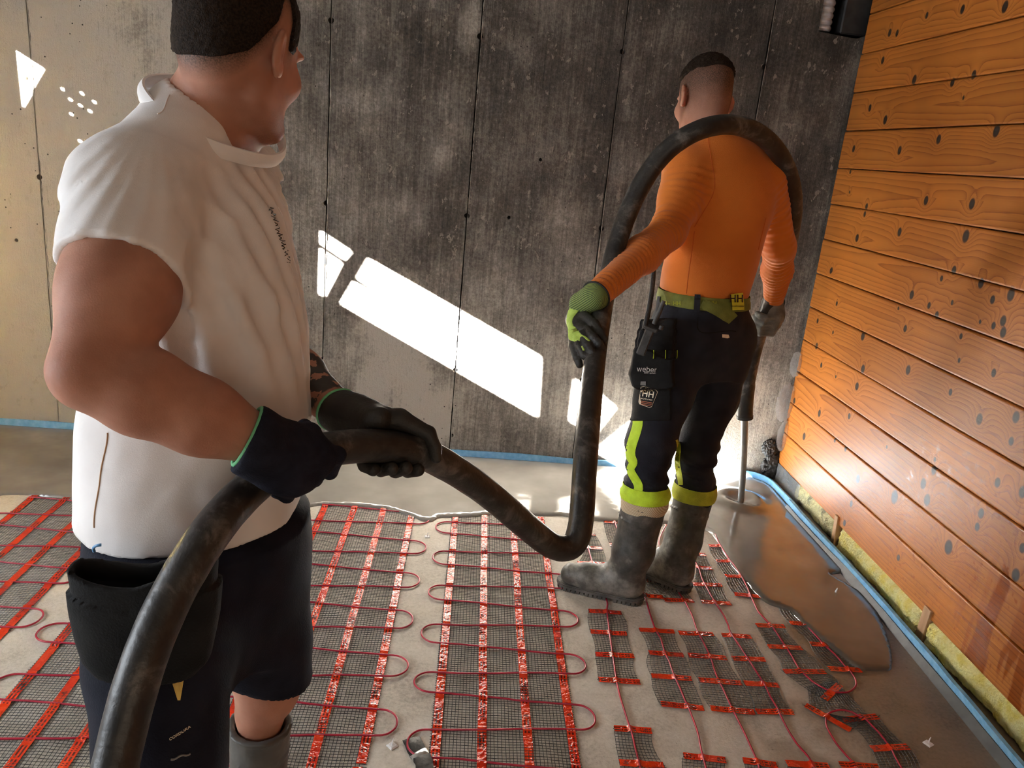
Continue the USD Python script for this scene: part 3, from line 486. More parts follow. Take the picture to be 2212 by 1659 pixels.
obj('soffit', box([XL - 0.02, YF - 0.1, ZC], [1.95, 3.95, ZC + 0.15]), ceiling_mat, ce)

# foam edge strips, black membrane, wet screed
def ribbon(path, z0, z1, t, lean=0.0, seed=0, nz=4):
    P = np.asarray(path, float); T = np.gradient(P, axis=0); T /= np.linalg.norm(T, axis=1, keepdims=True); N = np.stack([-T[:, 1], T[:, 0]], 1)
    zj = np.linspace(0, 1, nz); n = len(P); wv = (fbm(np.stack([P[:, 0] * 3, P[:, 1] * 3, 0 * P[:, 0] + seed], 1), 3, seed) - 0.5)
    G = np.zeros((n, nz, 3)); G[..., :2] = P[:, None] + N[:, None] * (wv[:, None, None] * 0.012 * zj[None, :, None] + lean * zj[None, :, None])
    G[..., 2] = z0 + (z1 - z0 + wv[:, None] * 0.012) * zj[None]
    return sheet(G, np.concatenate([N, 0 * N[:, :1]], 1)[:, None] * np.ones((1, nz, 1)), t)
th = np.linspace(0, np.pi / 2, 9); corner = np.stack([1.505 + 0.12 * np.sin(th), 3.555 + 0.12 * np.cos(th)], 1)
xa = np.arange(-2.95, 1.49, 0.04)
pathA = np.vstack([np.stack([xa, 0 * xa + 3.675], 1), corner, np.stack([1.628 - 0.0 * np.arange(8), np.linspace(3.52, 3.26, 8)], 1)])
obj('edge_strip', ribbon(pathA, 0.002, 0.034, 0.008, 0, 3), foam_blue, smooth=35, label='blue foam edge strip along the grey concrete wall and round the corner', cat='foam strip')
ysb = np.arange(3.30, 0.3, -0.03); pathB = np.stack([1.612 + 0.008 * np.sin(ysb * 3.1) - 0.012 * np.clip((2.2 - ysb), 0, 2), ysb], 1)
obj('edge_strip', ribbon(pathB, 0.018, 0.054, 0.014, -0.004, 5), foam_blue, smooth=35, label='blue foam edge strip below the pine boards and yellow wool', cat='foam strip')
pm = np.stack([pathB[:, 0] - 0.022, pathB[:, 1]], 1)
obj('membrane', ribbon(pm, 0.0005, 0.026, 0.003, 0.016, 9), membrane, smooth=35, label='black membrane edge under the blue strip by the pine wall', cat='membrane')

edge = [(-2.95, 2.93), (-2.2, 2.95), (-1.93, 2.90), (-1.80, 2.90), (-1.755, 2.945), (-1.66, 2.958), (-1.6, 2.955), (-1.48, 2.957), (-1.3, 2.93), (-1.0, 2.98), (-0.75, 2.96), (-0.578, 3.0), (-0.52, 3.03), (-0.377, 3.042), (-0.26, 3.035), (-0.18, 3.00), (-0.118, 2.965), (-0.09, 2.945), (-0.055, 2.945), (-0.022, 2.985), (0.045, 2.998), (0.12, 3.015), (0.193, 3.04), (0.33, 3.06),
        (0.456, 3.068), (0.50, 3.075), (0.558, 3.06), (0.657, 3.048), (0.739, 3.05), (0.95, 3.06), (1.10, 3.05), (1.145, 3.0), (1.151, 2.91), (1.147, 2.755), (1.16, 2.65), (1.175, 2.535), (1.185, 2.489), (1.205, 2.455), (1.228, 2.441), (1.255, 2.425), (1.267, 2.41), (1.28, 2.336), (1.325, 2.194), (1.352, 2.125), (1.375, 2.095), (1.413, 2.092), (1.473, 2.10), (1.50, 2.134), (1.538, 2.211), (1.585, 2.35), (1.608, 2.46), (1.607, 2.565), (1.587, 2.645), (1.549, 2.70), (1.60, 2.72), (1.618, 2.74), (1.618, 3.55), (1.5, 3.668), (-2.95, 3.668)]
E2 = sg.Polygon(catmull(np.array(edge), 4, 'p')).buffer(0.0)
E2 = E2.difference(sg.Polygon([(1.545, 2.70), (1.63, 2.70), (1.63, 2.55), (1.60, 2.60)]))
rings = []; H = 0.0115
gx, gy = np.meshgrid(np.arange(-2.95, 1.64, 0.012), np.arange(2.05, 3.68, 0.012), indexing='ij')
pts = np.stack([gx.ravel(), gy.ravel()], 1); ins = shapely.contains_xy(E2.buffer(-0.006), pts[:, 0], pts[:, 1]); pts = pts[ins]
bd = np.array(E2.exterior.segmentize(0.008).coords)[:-1]; bd_in = [np.array(g.exterior.segmentize(0.008).coords)[:-1] for g in [E2.buffer(-0.0035)]][0] if E2.buffer(-0.0035).geom_type == 'Polygon' else np.zeros((0, 2))
from scipy.spatial import Delaunay
allp = np.vstack([bd, bd_in, pts]); tri = Delaunay(allp).simplices; cen = allp[tri].mean(1); tri = tri[shapely.contains_xy(E2, cen[:, 0], cen[:, 1])]
dist = shapely.distance(E2.exterior, shapely.points(allp)); tip = np.array([1.392, 3.345]); rt = np.hypot(allp[:, 0] - tip[0], allp[:, 1] - tip[1])
hz = H * np.sqrt(np.clip(dist / 0.011, 0, 1)) + 0.0012 * (fbm(np.c_[allp * 3.5, 0 * dist], 3, 2) - 0.5) * np.clip(dist / 0.05, 0, 1)
hz += 0.022 * np.exp(-((rt - 0.085) / 0.04) ** 2) * (0.5 + noise(np.c_[allp * 14, 0 * dist], 3)) - 0.006 * np.exp(-(rt / 0.05) ** 2)
hz = np.maximum(hz, 0.0004) ; a = allp[tri]; flip = np.cross(a[:, 1] - a[:, 0], a[:, 2] - a[:, 0]) < 0; tri[flip] = tri[flip][:, ::-1]
screed_tone = np.clip((allp[:, 0] - 1.12 + .25 * (fbm(np.c_[allp * 3, 0 * dist], 3, 6) - .5)) / .12, 0, 1) * np.clip((3.50 - allp[:, 1]) / .2, 0, 1) + .35 * np.clip((-.9 - allp[:, 0]) / .6, 0, 1)  # tone mask: darker towards the right end and the far left
obj('wet_screed', (np.c_[allp, hz], tri), screed_mat, smooth=True, attrs={'wet': screed_tone}, label='wet grey self-levelling screed poured along the concrete wall', cat='screed', kind='stuff')
# ------------------------------------------------------------------ heating mats: net, tapes and a serpentine cable
def flat_strands(lines, w, h, z0=0.0012):
    """Thin strands (three-sided, lying flat) along polylines given in the plane, joined into one mesh."""
    V, F, n = [], [], 0
    for L in lines:
        L = np.asarray(L, float); k = len(L)
        T = np.gradient(L[:, :2], axis=0); T /= np.maximum(np.linalg.norm(T, axis=1, keepdims=True), 1e-9); N = np.stack([-T[:, 1], T[:, 0]], 1)
        z = (L[:, 2] if L.shape[1] > 2 else np.zeros(k)) + z0
        a = np.c_[L[:, :2] + N * w / 2, z]; b = np.c_[L[:, :2] - N * w / 2, z]; c = np.c_[L[:, :2], z + h]
        V += [np.stack([a, b, c], 1).reshape(-1, 3)]
        i = np.arange(k - 1)[:, None] * 3; q = []
        for s, t in ((0, 2), (2, 1), (1, 0)): q.append(np.stack([i[:, 0] + s, i[:, 0] + t, i[:, 0] + 3 + t, i[:, 0] + 3 + s], 1))
        q = np.vstack(q); F += [np.vstack([q[:, [0, 1, 2]], q[:, [0, 2, 3]]]) + n]; n += k * 3
    return np.vstack(V), np.vstack(F)
def tape_strip(P0, P1, width, bumps, seed, step=0.006, zlift=0.0024, L0=0.0):
    """A strip of warning tape from P0 to P1 that climbs over the cable at the given distances along it."""
    P0, P1 = np.asarray(P0, float)[:2], np.asarray(P1, float)[:2]; L = np.linalg.norm(P1 - P0); T = (P1 - P0) / L; N = np.array([-T[1], T[0]])
    n = max(int(L / step), 4) + 1; t = np.linspace(0, L, n); s = np.linspace(-0.5, 0.5, 5); U, S = np.meshgrid(t, s, indexing='ij')
    z = zlift + 0.0012 * noise(np.stack([U * 55, S * 1.5, 0 * U + seed], -1), 3) + 0.0018 * (noise(np.stack([U * 9, 0 * U, 0 * U + seed], -1), 8) - 0.3)
    for b in bumps: z = np.maximum(z, zlift + 0.0056 * np.exp(-((U - b) / 0.007) ** 2))
    q = P0 + T * U[..., None] + N * (S * width + 0.0025 * (noise(np.stack([U * 6, 0 * U, 0 * U + seed], -1), 2) - 0.5))[..., None]
    G = np.concatenate([q, z[..., None]], -1)
    jag = 0.0012 * rng.uniform(-1, 1, (2, 5)); G[0, :, :2] += T * jag[0][:, None]; G[-1, :, :2] += T * jag[1][:, None]
    V, F = sheet(G, np.array([0, 0, 1.0]), 0.0004); uv = np.stack([U + L0 + seed * 0.37, S + 0.5], -1).reshape(-1, 2)
    return V, F, np.vstack([uv, uv])
def bolt(o, u, v, s):
    """The warning sign printed on the tape: a triangle with a lightning bolt."""
    tri = sg.Polygon([(-1, -0.8), (1, -0.8), (0, 0.95)]).difference(sg.Polygon([(-0.74, -0.65), (0.74, -0.65), (0, 0.65)]))
    b = sg.Polygon([(0.1, 0.45), (-0.28, -0.1), (-0.02, -0.1), (-0.14, -0.52), (0.28, 0.06), (0.03, 0.06)])
    return cat([extrude(sg.polygon.orient(shapely.affinity.scale(g, s, s, origin=(0, 0))), 0, 0.0003, (o, u, v, [0, 0, 1])) for g in (tri, b)])
import shapely.affinity
REP = {}
def heating_mat(x25, tilt, y_top, y_bot, row0, first_right, label, seed, cut=None):
    """x25: x of the left tape at y = 2.5; rows of cable start at row0 and follow every 0.1205 m towards the camera."""
    X = lambda j, y: x25 + 0.1213 * j + tilt * (y - 2.5)
    t = thing('heating_mat', label, 'heating mat', (x25 + 0.18, (y_top + y_bot) / 2, 0), 'heating mats of taped net')
    r = np.random.default_rng(seed); p = 0.00985; lines = []
    rows = [row0 - 0.1205 * k + r.uniform(-.004, .004) for k in range(60)]; rows = [y for y in rows if y > y_bot]
    ys = np.arange(y_bot, y_top, p)
    def lift(x, y): return 0.0022 * np.clip(np.sin(y * 26 + seed + 3 * np.sin(x * 17)), 0, 1)
    for y in ys:
        xx = np.linspace(X(0, y) - 0.017, X(3, y) + 0.016, 19); wob = 0.0022 * (noise(np.stack([xx * 16, 0 * xx + y * 30, 0 * xx + seed], 1), 4) - 0.5) + 0.004 * (noise(np.stack([xx * 4, 0 * xx + y * 7, 0 * xx], 1), 5) - 0.5)
        lines.append(np.c_[xx, y + wob, lift(xx, y + wob)])
    for i in range(int(0.3939 / p)):
        yy = np.linspace(y_bot, y_top, int((y_top - y_bot) / 0.02)); x = X(0, yy) - 0.014 + i * p
        lines.append(np.c_[x + 0.0025 * (noise(np.stack([0 * yy + i * 3.3, yy * 11, 0 * yy + seed], 1), 6) - 0.5), yy, lift(x, yy)])
    obj('net', flat_strands(lines, 0.0016, 0.0011), net_mat, t, kind='stuff')
    pts = []
    for k, y in enumerate(rows):
        go_right = (k % 2 == 0); s = 0.012; cols = np.linspace(-0.12, 3.12, 9)
        side_l, side_r = (1 if (k % 2 == (0 if first_right else 1)) else -1), (-1 if (k % 2 == (0 if first_right else 1)) else 1)
        yl = y + (-s * side_l if True else 0) * -1; yr = y + s * side_r * 1
        tt = (cols + 0.12) / 3.24; yy = yl + (yr - yl) * (3 * tt ** 2 - 2 * tt ** 3) + 0.003 * (noise(np.stack([cols * 2, cols * 0 + k, cols * 0 + seed], 1), 9) - 0.5)
        row = [(X(c, v), v) for c, v in zip(cols, yy)]
        row = row if (k % 2 == 0) == first_right else row[::-1]
        pts.append((row, y))
    path = []
    for k, (row, y) in enumerate(pts):
        path += row
        if k + 1 < len(pts):
            xe, ye = row[-1]; xn, yn = pts[k + 1][0][0]; sg_ = 1 if xe > X(1.5, ye) else -1; ym = (ye + yn) / 2; b = r.uniform(0.056, 0.066); hgt = (ye - yn) / 2
            path += [(xe + sg_ * b * 0.55, ym + hgt * 0.90), (xe + sg_ * b * 0.92, ym + hgt * 0.45), (xe + sg_ * b, ym), (xe + sg_ * b * 0.92, ym - hgt * 0.45), (xe + sg_ * b * 0.55, ym - hgt * 0.90)]
    C = catmull(np.array(path), 4, 'p' if False else False); z = 0.0042 + 0.002 * np.clip(noise(np.c_[C * 5, 0 * C[:, 0] + seed], 3) - 0.3, 0, 1)
    obj('cable', tube(np.c_[C, z], 0.0029, 7), cable_mat, t, smooth=60)
    for j in range(4):
        a, b = (X(j, y_top + 0.006), y_top + 0.006), (X(j, y_bot), y_bot); L = y_top + 0.006 - y_bot
        cuts = [(0.0, L)] if not (cut and j == 3) else [(0.0, L - cut[0]), (L - cut[0] + 0.011, L)]
        for c0, c1 in cuts:
            q = lambda c: (a[0] + (b[0] - a[0]) * c / L + (0.006 if c0 > 0 else 0) * -1, a[1] - c)
            V, F, uv = tape_strip(q(c0), q(c1), 0.0245, [a[1] - y - c0 for y in rows], seed * 7 + j, L0=c0)
            obj('tape', (V, F), tape_mat, t, uv=uv, smooth=False)
        for k in range(0, len(rows) - 1, 3):
            y = rows[k] - 0.055 - 0.012 * ((j * 5 + k) % 3)
            if y > y_bot + 0.03: obj('warning_print', bolt([X(j, y), y, 0.0051], [0, 1, 0], [-1, 0, 0], 0.0075), print_black, t)
heating_mat(-2.19, -0.01, 2.93, 1.9, 2.905, True, 'heating mat at the far left edge, mostly cut off by the frame', 1)
heating_mat(-1.637, -0.002, 2.95, 1.9, 2.925, True, 'heating mat on the left whose far end lies against the screed', 2)
heating_mat(-1.099, 0.0, 2.40, 1.45, 2.255, True, 'heating mat at the lower left beside the hanging tool pocket', 3)
heating_mat(-0.512, 0.016, 3.05, 1.42, 3.02, True, 'heating mat just right of the man in the white t-shirt', 4, cut=(0.19,))
heating_mat(0.035, 0.018, 3.045, 1.42, 2.955, False, 'heating mat in the middle under the sagging hose', 5)

# single runs of cable with cut pieces of net, to the right of the middle mat
def zz(ox, oy, s): return lambda L: [atz(ox + x / s, oy + y / s, 0.004)[:2] for x, y in L]
z5, z6, z7, zb = zz(1220, 1280, 4.424), zz(1500, 1120, 5.267), zz(1560, 1330, 5.027), zz(1200, 980, 4.741)
def cable_run(label, cable, tapes, skip=(), seed=0):
    """tapes: ((left end), (right end)) pairs in the plane; net lies between one and the next, except where skipped."""
    c = catmull(np.array(cable), 6, 'p'); o = c.mean(0)
    t = thing('heating_cable', label, 'heating cable', (o[0], o[1], 0), 'single heating cables on the right')
    z = 0.0045 + 0.007 * np.clip(noise(np.c_[c * 3.5, 0 * c[:, 0] + seed], 31) - 0.35, 0, 1)
    obj('cable', tube(np.c_[c, z], 0.0029, 8), cable_mat, t, smooth=60)
    r = np.random.default_rng(seed)
    for k, (a, b) in enumerate(tapes):
        a, b = np.array(a), np.array(b); ln = np.linalg.norm(b - a); s = (c - a) @ (b - a) / ln; d = np.abs((c - a) @ np.array([-(b - a)[1], (b - a)[0]]) / ln); i = np.argmin(d + 10 * ((s < 0) | (s > ln)))
        V, F, uv = tape_strip(a, b, 0.0235, [s[i]], seed * 11 + k, step=0.004)
        obj('tape', (V, F), tape_mat, t, uv=uv)
        m = a + (b - a) * (0.14 if k % 2 else 0.84); u = (b - a) / ln
        obj('warning_print', bolt([*m, 0.0052], [*u, 0], [-u[1], u[0], 0], 0.0075), print_black, t)
        if k + 1 < len(tapes) and k not in skip:
            a2, b2 = np.array(tapes[k + 1][0]), np.array(tapes[k + 1][1]); ht = np.linalg.norm((a + b - a2 - b2) / 2); wd = (ln + np.linalg.norm(b2 - a2)) / 2
            lines = []; nr, nc = max(int(ht / 0.0098), 2), max(int(wd / 0.0098), 2); ov = 0.008 / ht
            bow = r.uniform(-0.012, 0.012, 2)
            def q(s, t_):
                s, t_ = np.broadcast_arrays(np.asarray(s, float), np.asarray(t_, float)); L = a + (a2 - a) * t_[..., None]; R = b + (b2 - b) * t_[..., None]
                ww = np.clip(t_ * (1 - t_) * 4, 0, 1)[..., None] * np.array([1, 0]); L = L + ww * bow[0]; R = R + ww * bow[1]
                p = L + (R - L) * s[..., None]; n_ = noise(np.c_[p.reshape(-1, 2) * 14, np.full(p.size // 2, seed)], 7).reshape(s.shape) - 0.5
                zz_ = 0.0006 + 0.004 * np.clip(np.sin(t_ * 3.14) * (noise(np.c_[p.reshape(-1, 2) * 9, np.full(p.size // 2, seed + 5)], 8).reshape(s.shape) - 0.3), 0, 1)
                return np.concatenate([p + 0.003 * n_[..., None], zz_[..., None]], -1)
            for i2 in range(nr + 1): e0, e1 = r.uniform(-0.03, 0.02), 1 + r.uniform(-0.02, 0.04); lines.append(q(np.linspace(e0, e1, 12), np.full(12, i2 / nr)))
            for i2 in range(nc + 1): lines.append(q(np.full(12, i2 / nc), np.linspace(-ov, 1 + ov, 12)))
            obj('net', flat_strands(lines, 0.0016, 0.0011), net_mat, t, kind='stuff')
def tp(z, *q): return [tuple(z([a, b])) for a, b in q]
cable_run('heating cable crossing under the tip of the nearer boot, first right of the middle mat', zb([(335, 830), (335, 960), (375, 1110), (450, 1260)]) + z5([(405, 90), (403, 165), (425, 375), (455, 575), (487, 790), (500, 870), (530, 1000), (570, 1130), (610, 1260), (640, 1350), (690, 1560), (725, 1690), (740, 1760)]),
    tp(zb, [(318, 822), (405, 825)], [(300, 960), (478, 968)], [(230, 1112), (520, 1125)], [(300, 1290), (560, 1290)]) + tp(z5, [(228, 172), (540, 190)], [(248, 370), (592, 392)], [(294, 585), (660, 606)], [(322, 825), (720, 850)], [(472, 1295), (830, 1322)], [(522, 1622), (945, 1645)], [(560, 1800), (990, 1820)]), skip=(3, 7), seed=21)
cable_run('heating cable emerging from behind the heel of the nearer boot', zb([(555, 590), (600, 680), (640, 800), (750, 1100), (860, 1350)]) + z5([(780, 90), (810, 190), (860, 340), (920, 450), (955, 575), (1000, 670), (1040, 790), (1100, 920), (1150, 1040), (1180, 1100), (1230, 1230), (1270, 1350), (1300, 1500), (1320, 1580), (1350, 1690), (1370, 1760)]),
    tp(zb, [(495, 692), (650, 705)], [(555, 930), (760, 945)], [(640, 1130), (860, 1140)]) + tp(z5, [(775, 30), (940, 42)], [(715, 350), (1045, 372)], [(805, 570), (1135, 592)], [(830, 790), (1210, 822)], [(920, 1060), (1328, 1102)], [(1135, 1555), (1540, 1602)], [(1165, 1800), (1590, 1830)]), skip=(3, 7), seed=22)
cable_run('heating cable running out from under the further boot', zb([(1130, 740), (1070, 990), (1180, 1260), (1250, 1400)]) + z5([(1120, 50), (1160, 110), (1210, 210), (1265, 370), (1320, 470), (1385, 600), (1430, 740), (1465, 830), (1530, 960), (1590, 1090), (1640, 1190), (1730, 1370), (1830, 1590), (1860, 1690), (1890, 1760)]),
    tp(zb, [(1118, 738), (1160, 742)], [(1040, 975), (1115, 985)], [(935, 1290), (1220, 1310)]) + tp(z5, [(950, 68), (1230, 76)], [(1090, 382), (1418, 398)], [(1182, 595), (1545, 622)], [(1285, 835), (1690, 866)], [(1395, 1100), (1815, 1142)], [(1705, 1602), (2030, 1645)], [(1720, 1820), (2120, 1850)]), skip=(0, 1, 3, 7), seed=23)
cable_run('heating cable right of the further boot, third from the screed edge', z6([(-60, 350), (-20, 450), (40, 550), (100, 720), (215, 930), (260, 1000), (330, 1110), (380, 1220), (410, 1310)]) + z5([(1650, 490), (1750, 640), (1880, 840), (1910, 890), (1970, 1010), (2030, 1110)]) + z7([(620, 1060), (700, 1220), (800, 1380), (950, 1560), (1000, 1660), (1030, 1740)]),
    tp(z6, [(20, 400), (130, 410)], [(20, 552), (205, 568)], [(-20, 742), (312, 757)], [(80, 940), (415, 965)]) + tp(z5, [(1500, 402), (1780, 422)], [(1600, 625), (1915, 638)], [(1720, 862), (2045, 884)], [(1830, 1130), (2185, 1142)]) + tp(z7, [(700, 1602), (1165, 1630)], [(760, 1800), (1200, 1830)]), skip=(3, 7), seed=24)
u_pts = z6([(185, 105), (235, 190), (270, 270), (330, 370), (390, 465), (450, 540), (520, 640), (580, 750), (630, 860), (680, 970), (720, 1050), (780, 1120), (845, 1190), (900, 1250), (1000, 1400), (1040, 1460)]) + z7([(750, 430), (830, 570), (900, 640), (960, 700), (1050, 760), (1140, 805), (1240, 835), (1340, 835), (1430, 790), (1455, 730), (1430, 660), (1390, 600), (1330, 545), (1260, 460), (1190, 390), (1100, 310)]) + z6([(1380, 1330), (1250, 1190), (1160, 1060), (1110, 980), (1080, 890)])
cable_run('heating cable bent into a long U along the edge of the wet screed', u_pts,
    tp(z6, [(165, 305), (300, 312)], [(250, 478), (425, 482)], [(355, 650), (578, 662)], [(455, 857), (768, 888)], [(705, 1210), (1028, 1222)], [(840, 1455), (1222, 1472)]) + tp(z7, [(668, 597), (1118, 602)], [(1108, 905), (1275, 745)]) + tp(z7, [(1160, 570), (1510, 590)]) + tp(z6, [(1325, 1425), (1518, 1442)], [(1085, 1185), (1268, 1197)], [(960, 985), (1110, 985)]), skip=(3, 7), seed=25)
cable_run('heating cable making a hairpin at the lower right by a white clip', z7([(1470, 1740), (1430, 1610), (1340, 1510), (1220, 1360), (1150, 1240), (1125, 1150), (1140, 1085), (1200, 1045), (1300, 1030), (1400, 1050), (1480, 1090), (1560, 1130), (1620, 1190), (1700, 1270), (1780, 1370), (1830, 1440), (1880, 1540), (1940, 1640), (1985, 1730)]),
    tp(z7, [(1280, 1612), (1700, 1642)], [(905, 970), (1395, 1240)], [(1310, 1125), (1690, 1090)], [(1625, 1442), (2020, 1420)], [(1760, 1760), (2160, 1740)]), skip=(0,), seed=26)
# the scrap of net between the U and the hairpin
sa, sb = np.array(z7([(930, 775), (1240, 720)])), np.array(z7([(965, 985), (1560, 1060)])); Q = lambda u, v: np.concatenate([(sa[0] + (sa[1] - sa[0]) * u[:, None]) * (1 - v[:, None]) + (sb[0] + (sb[1] - sb[0]) * u[:, None]) * v[:, None], (.0006 + .002 * np.sin(u * 7 + v * 5) ** 2)[:, None]], 1)
obj('net_scrap', flat_strands([Q(np.linspace(-.02, 1.03, 14), np.full(14, v)) for v in np.linspace(0, 1, 13)] + [Q(np.full(14, u), np.linspace(-.05, 1.05, 14)) for u in np.linspace(0, 1, 17)], 0.0016, 0.0011), net_mat, label='skewed scrap of black net between the U-shaped cable and the hairpin cable', cat='net', kind='stuff')
# small things lying on the slab
def clip(px, py, rot, label, s=1.0, lie=False):
    p = atz(px, py); t = thing('cable_clip', label, 'clip', (p[0], p[1], 0), 'white clips on the floor'); c, s_ = math.cos(rot), math.sin(rot)
    R = np.array([[c, -s_, 0], [s_, c, 0], [0, 0, 1]])
    b = m3.Manifold.hull_points(np.array([[x, y, z] for x in (-.011, .011) for y in (-.011, .011) for z in (0, .0025)] + [[x, y, .0045] for x in (-.008, .008) for y in (-.008, .008)])).to_mesh()
    obj('base', (b.vert_properties[:, :3] * s @ R.T + [p[0], p[1], 0], b.tri_verts), white_plastic, t)
    obj('stem', tube([[p[0], p[1], 0.003], [p[0], p[1], 0.013], [p[0] + .002, p[1], 0.023 * s]], [0.0028, 0.0018, 0.0011], 8), white_plastic, t, smooth=40)
clip(2005, 1607, 0.5, 'white plastic cable clip on the damp slab at the lower right')
clip(847, 1612, 0.75, 'white plastic cable clip beside the scrap of black tape')
clip(923, 1160, 0.1, 'white plastic cable clip near the screed edge between two mats', 0.9)
p = atz(1804, 1285); tg = thing('dowel_peg', 'small pale peg standing in the wet screed near the pine wall', 'peg', (p[0], p[1], 0)); obj('peg', tube([[p[0], p[1], 0], [p[0], p[1], 0.014], [p[0] + .003, p[1], 0.03]], [0.004, 0.004, 0.002], 8), white_plastic, tg, smooth=40)
ctr = lambda x, y: atz(560 + x / 5.53, 1359 + y / 5.53)[:2]
t = thing('tape_scrap', 'scrap of black tape with a silver fold lying between two heating mats', 'tape', (*ctr(1900, 1450), 0))
def patch(q, z, mat, name, bow=0.004):
    q = np.array([ctr(*a) for a in q]); U, V = np.meshgrid(np.linspace(0, 1, 12), np.linspace(0, 1, 8), indexing='ij')
    P = (q[0] * ((1 - U) * (1 - V))[..., None] + q[1] * (U * (1 - V))[..., None] + q[2] * (U * V)[..., None] + q[3] * ((1 - U) * V)[..., None])
    P[0] += 0.0015 * rng.uniform(-1, 1, (8, 2)); P[-1] += 0.0012 * rng.uniform(-1, 1, (8, 2))
    Z = z + bow * np.sin(U * 3.1) * (0.6 + 0.4 * np.sin(V * 3)); obj(name, sheet(np.concatenate([P, Z[..., None]], -1), np.array([0, 0, 1.0]), 0.0006), mat, t, smooth=40)
patch([(1710, 1340), (1920, 1290), (1990, 1430), (1800, 1540)], 0.002, black_tape, 'tape_end')
patch([(1800, 1535), (1990, 1425), (2040, 1500), (1835, 1580)], 0.003, silver, 'silver_fold', 0.006)
patch([(1840, 1580), (2040, 1510), (2120, 1800), (1900, 1850)], 0.008, black_tape, 'tape_tail')
# ------------------------------------------------------------------ people
def unit(v): v = np.asarray(v, float); return v / np.linalg.norm(v)
def head_axes(h, p, roll=0.0):
    f = np.array([math.cos(h) * math.cos(p), math.sin(h) * math.cos(p), -math.sin(p)]); r = unit(np.cross(f, [0, 0, 1.0])); u = np.cross(r, f)
    c, s = math.cos(roll), math.sin(roll); return c * r + s * u, f, c * u - s * r
class Head:
    def __init__(s, o, h, p, roll=0.0, k=1.0): s.o = np.asarray(o, float); s.r, s.f, s.u = head_axes(h, p, roll); s.k = k
    def q(s, p): d = (p - s.o) / s.k; return np.stack([d @ s.r, d @ s.f, d @ s.u], 1)
    def w(s, a): a = np.asarray(a, float); return s.o + s.k * (a[..., :1] * s.r + a[..., 1:2] * s.f + a[..., 2:3] * s.u)
    def skull(s, p):
        q = s.q(p); a = np.abs(q[:, 0]); m = q.copy(); m[:, 0] = a
        d = ell(q, [0, -0.012, 0.035], [0.077, 0.1, 0.088])
        d = smin(d, ell(q, [0, 0.03, -0.035], [0.066, 0.068, 0.078]), 0.03)
        d = smin(d, ell(q, [0, -0.04, -0.03], [0.062, 0.055, 0.06]), 0.03)
        d = smin(d, seg(m, [0.05, 0.0, -0.065], [0.022, 0.078, -0.10], 0.017, 0.02), 0.025)
        d = smin(d, ell(q, [0, 0.085, -0.102], [0.024, 0.018, 0.018]), 0.02)
        d = smin(d, ell(m, [0.042, 0.066, -0.03], [0.022, 0.022, 0.02]), 0.025)         # cheekbone
        d = smin(d, ell(m, [0.028, 0.083, 0.022], [0.024, 0.012, 0.008]), 0.014)        # brow
        d = smax(d, -ell(m, [0.031, 0.10, 0.0], [0.018, 0.016, 0.012]), 0.012)           # eye socket
        d = smin(d, seg(q, [0, 0.093, 0.008], [0, 0.116, -0.036], 0.008, 0.012), 0.012)   # nose
        d = smin(d, ell(m, [0.011, 0.105, -0.04], [0.009, 0.011, 0.008]), 0.008)
        d = smin(d, ell(q, [0, 0.094, -0.066], [0.023, 0.012, 0.006]), 0.008)            # lips
        d = smin(d, ell(q, [0, 0.093, -0.077], [0.02, 0.012, 0.006]), 0.008)
        d = smax(d, -ell(q, [0, 0.108, -0.0715], [0.024, 0.008, 0.0022]), 0.004)
        return d * s.k
    def ears(s, p):
        q = s.q(p); m = q.copy(); m[:, 0] = np.abs(q[:, 0])
        c = np.array([0.083, -0.014, -0.010]); ax = np.array([unit([0.9, 0.42, 0]), unit([-0.42, 0.9, -0.15]), unit([-0.06, 0.16, 1])])
        e = ell(m, c, [0.0085, 0.019, 0.033], ax); e = smin(e, ell(m, c + [-0.002, 0.008, -0.026], [0.007, 0.011, 0.013], ax), 0.006)
        e = smax(e, -ell(m, c + 0.0075 * ax[0] + [0, 0.003, 0.002], [0.0065, 0.012, 0.023], ax), 0.004)
        return e * s.k
    def head(s, p): return smin(s.skull(p), s.ears(p), 0.006)

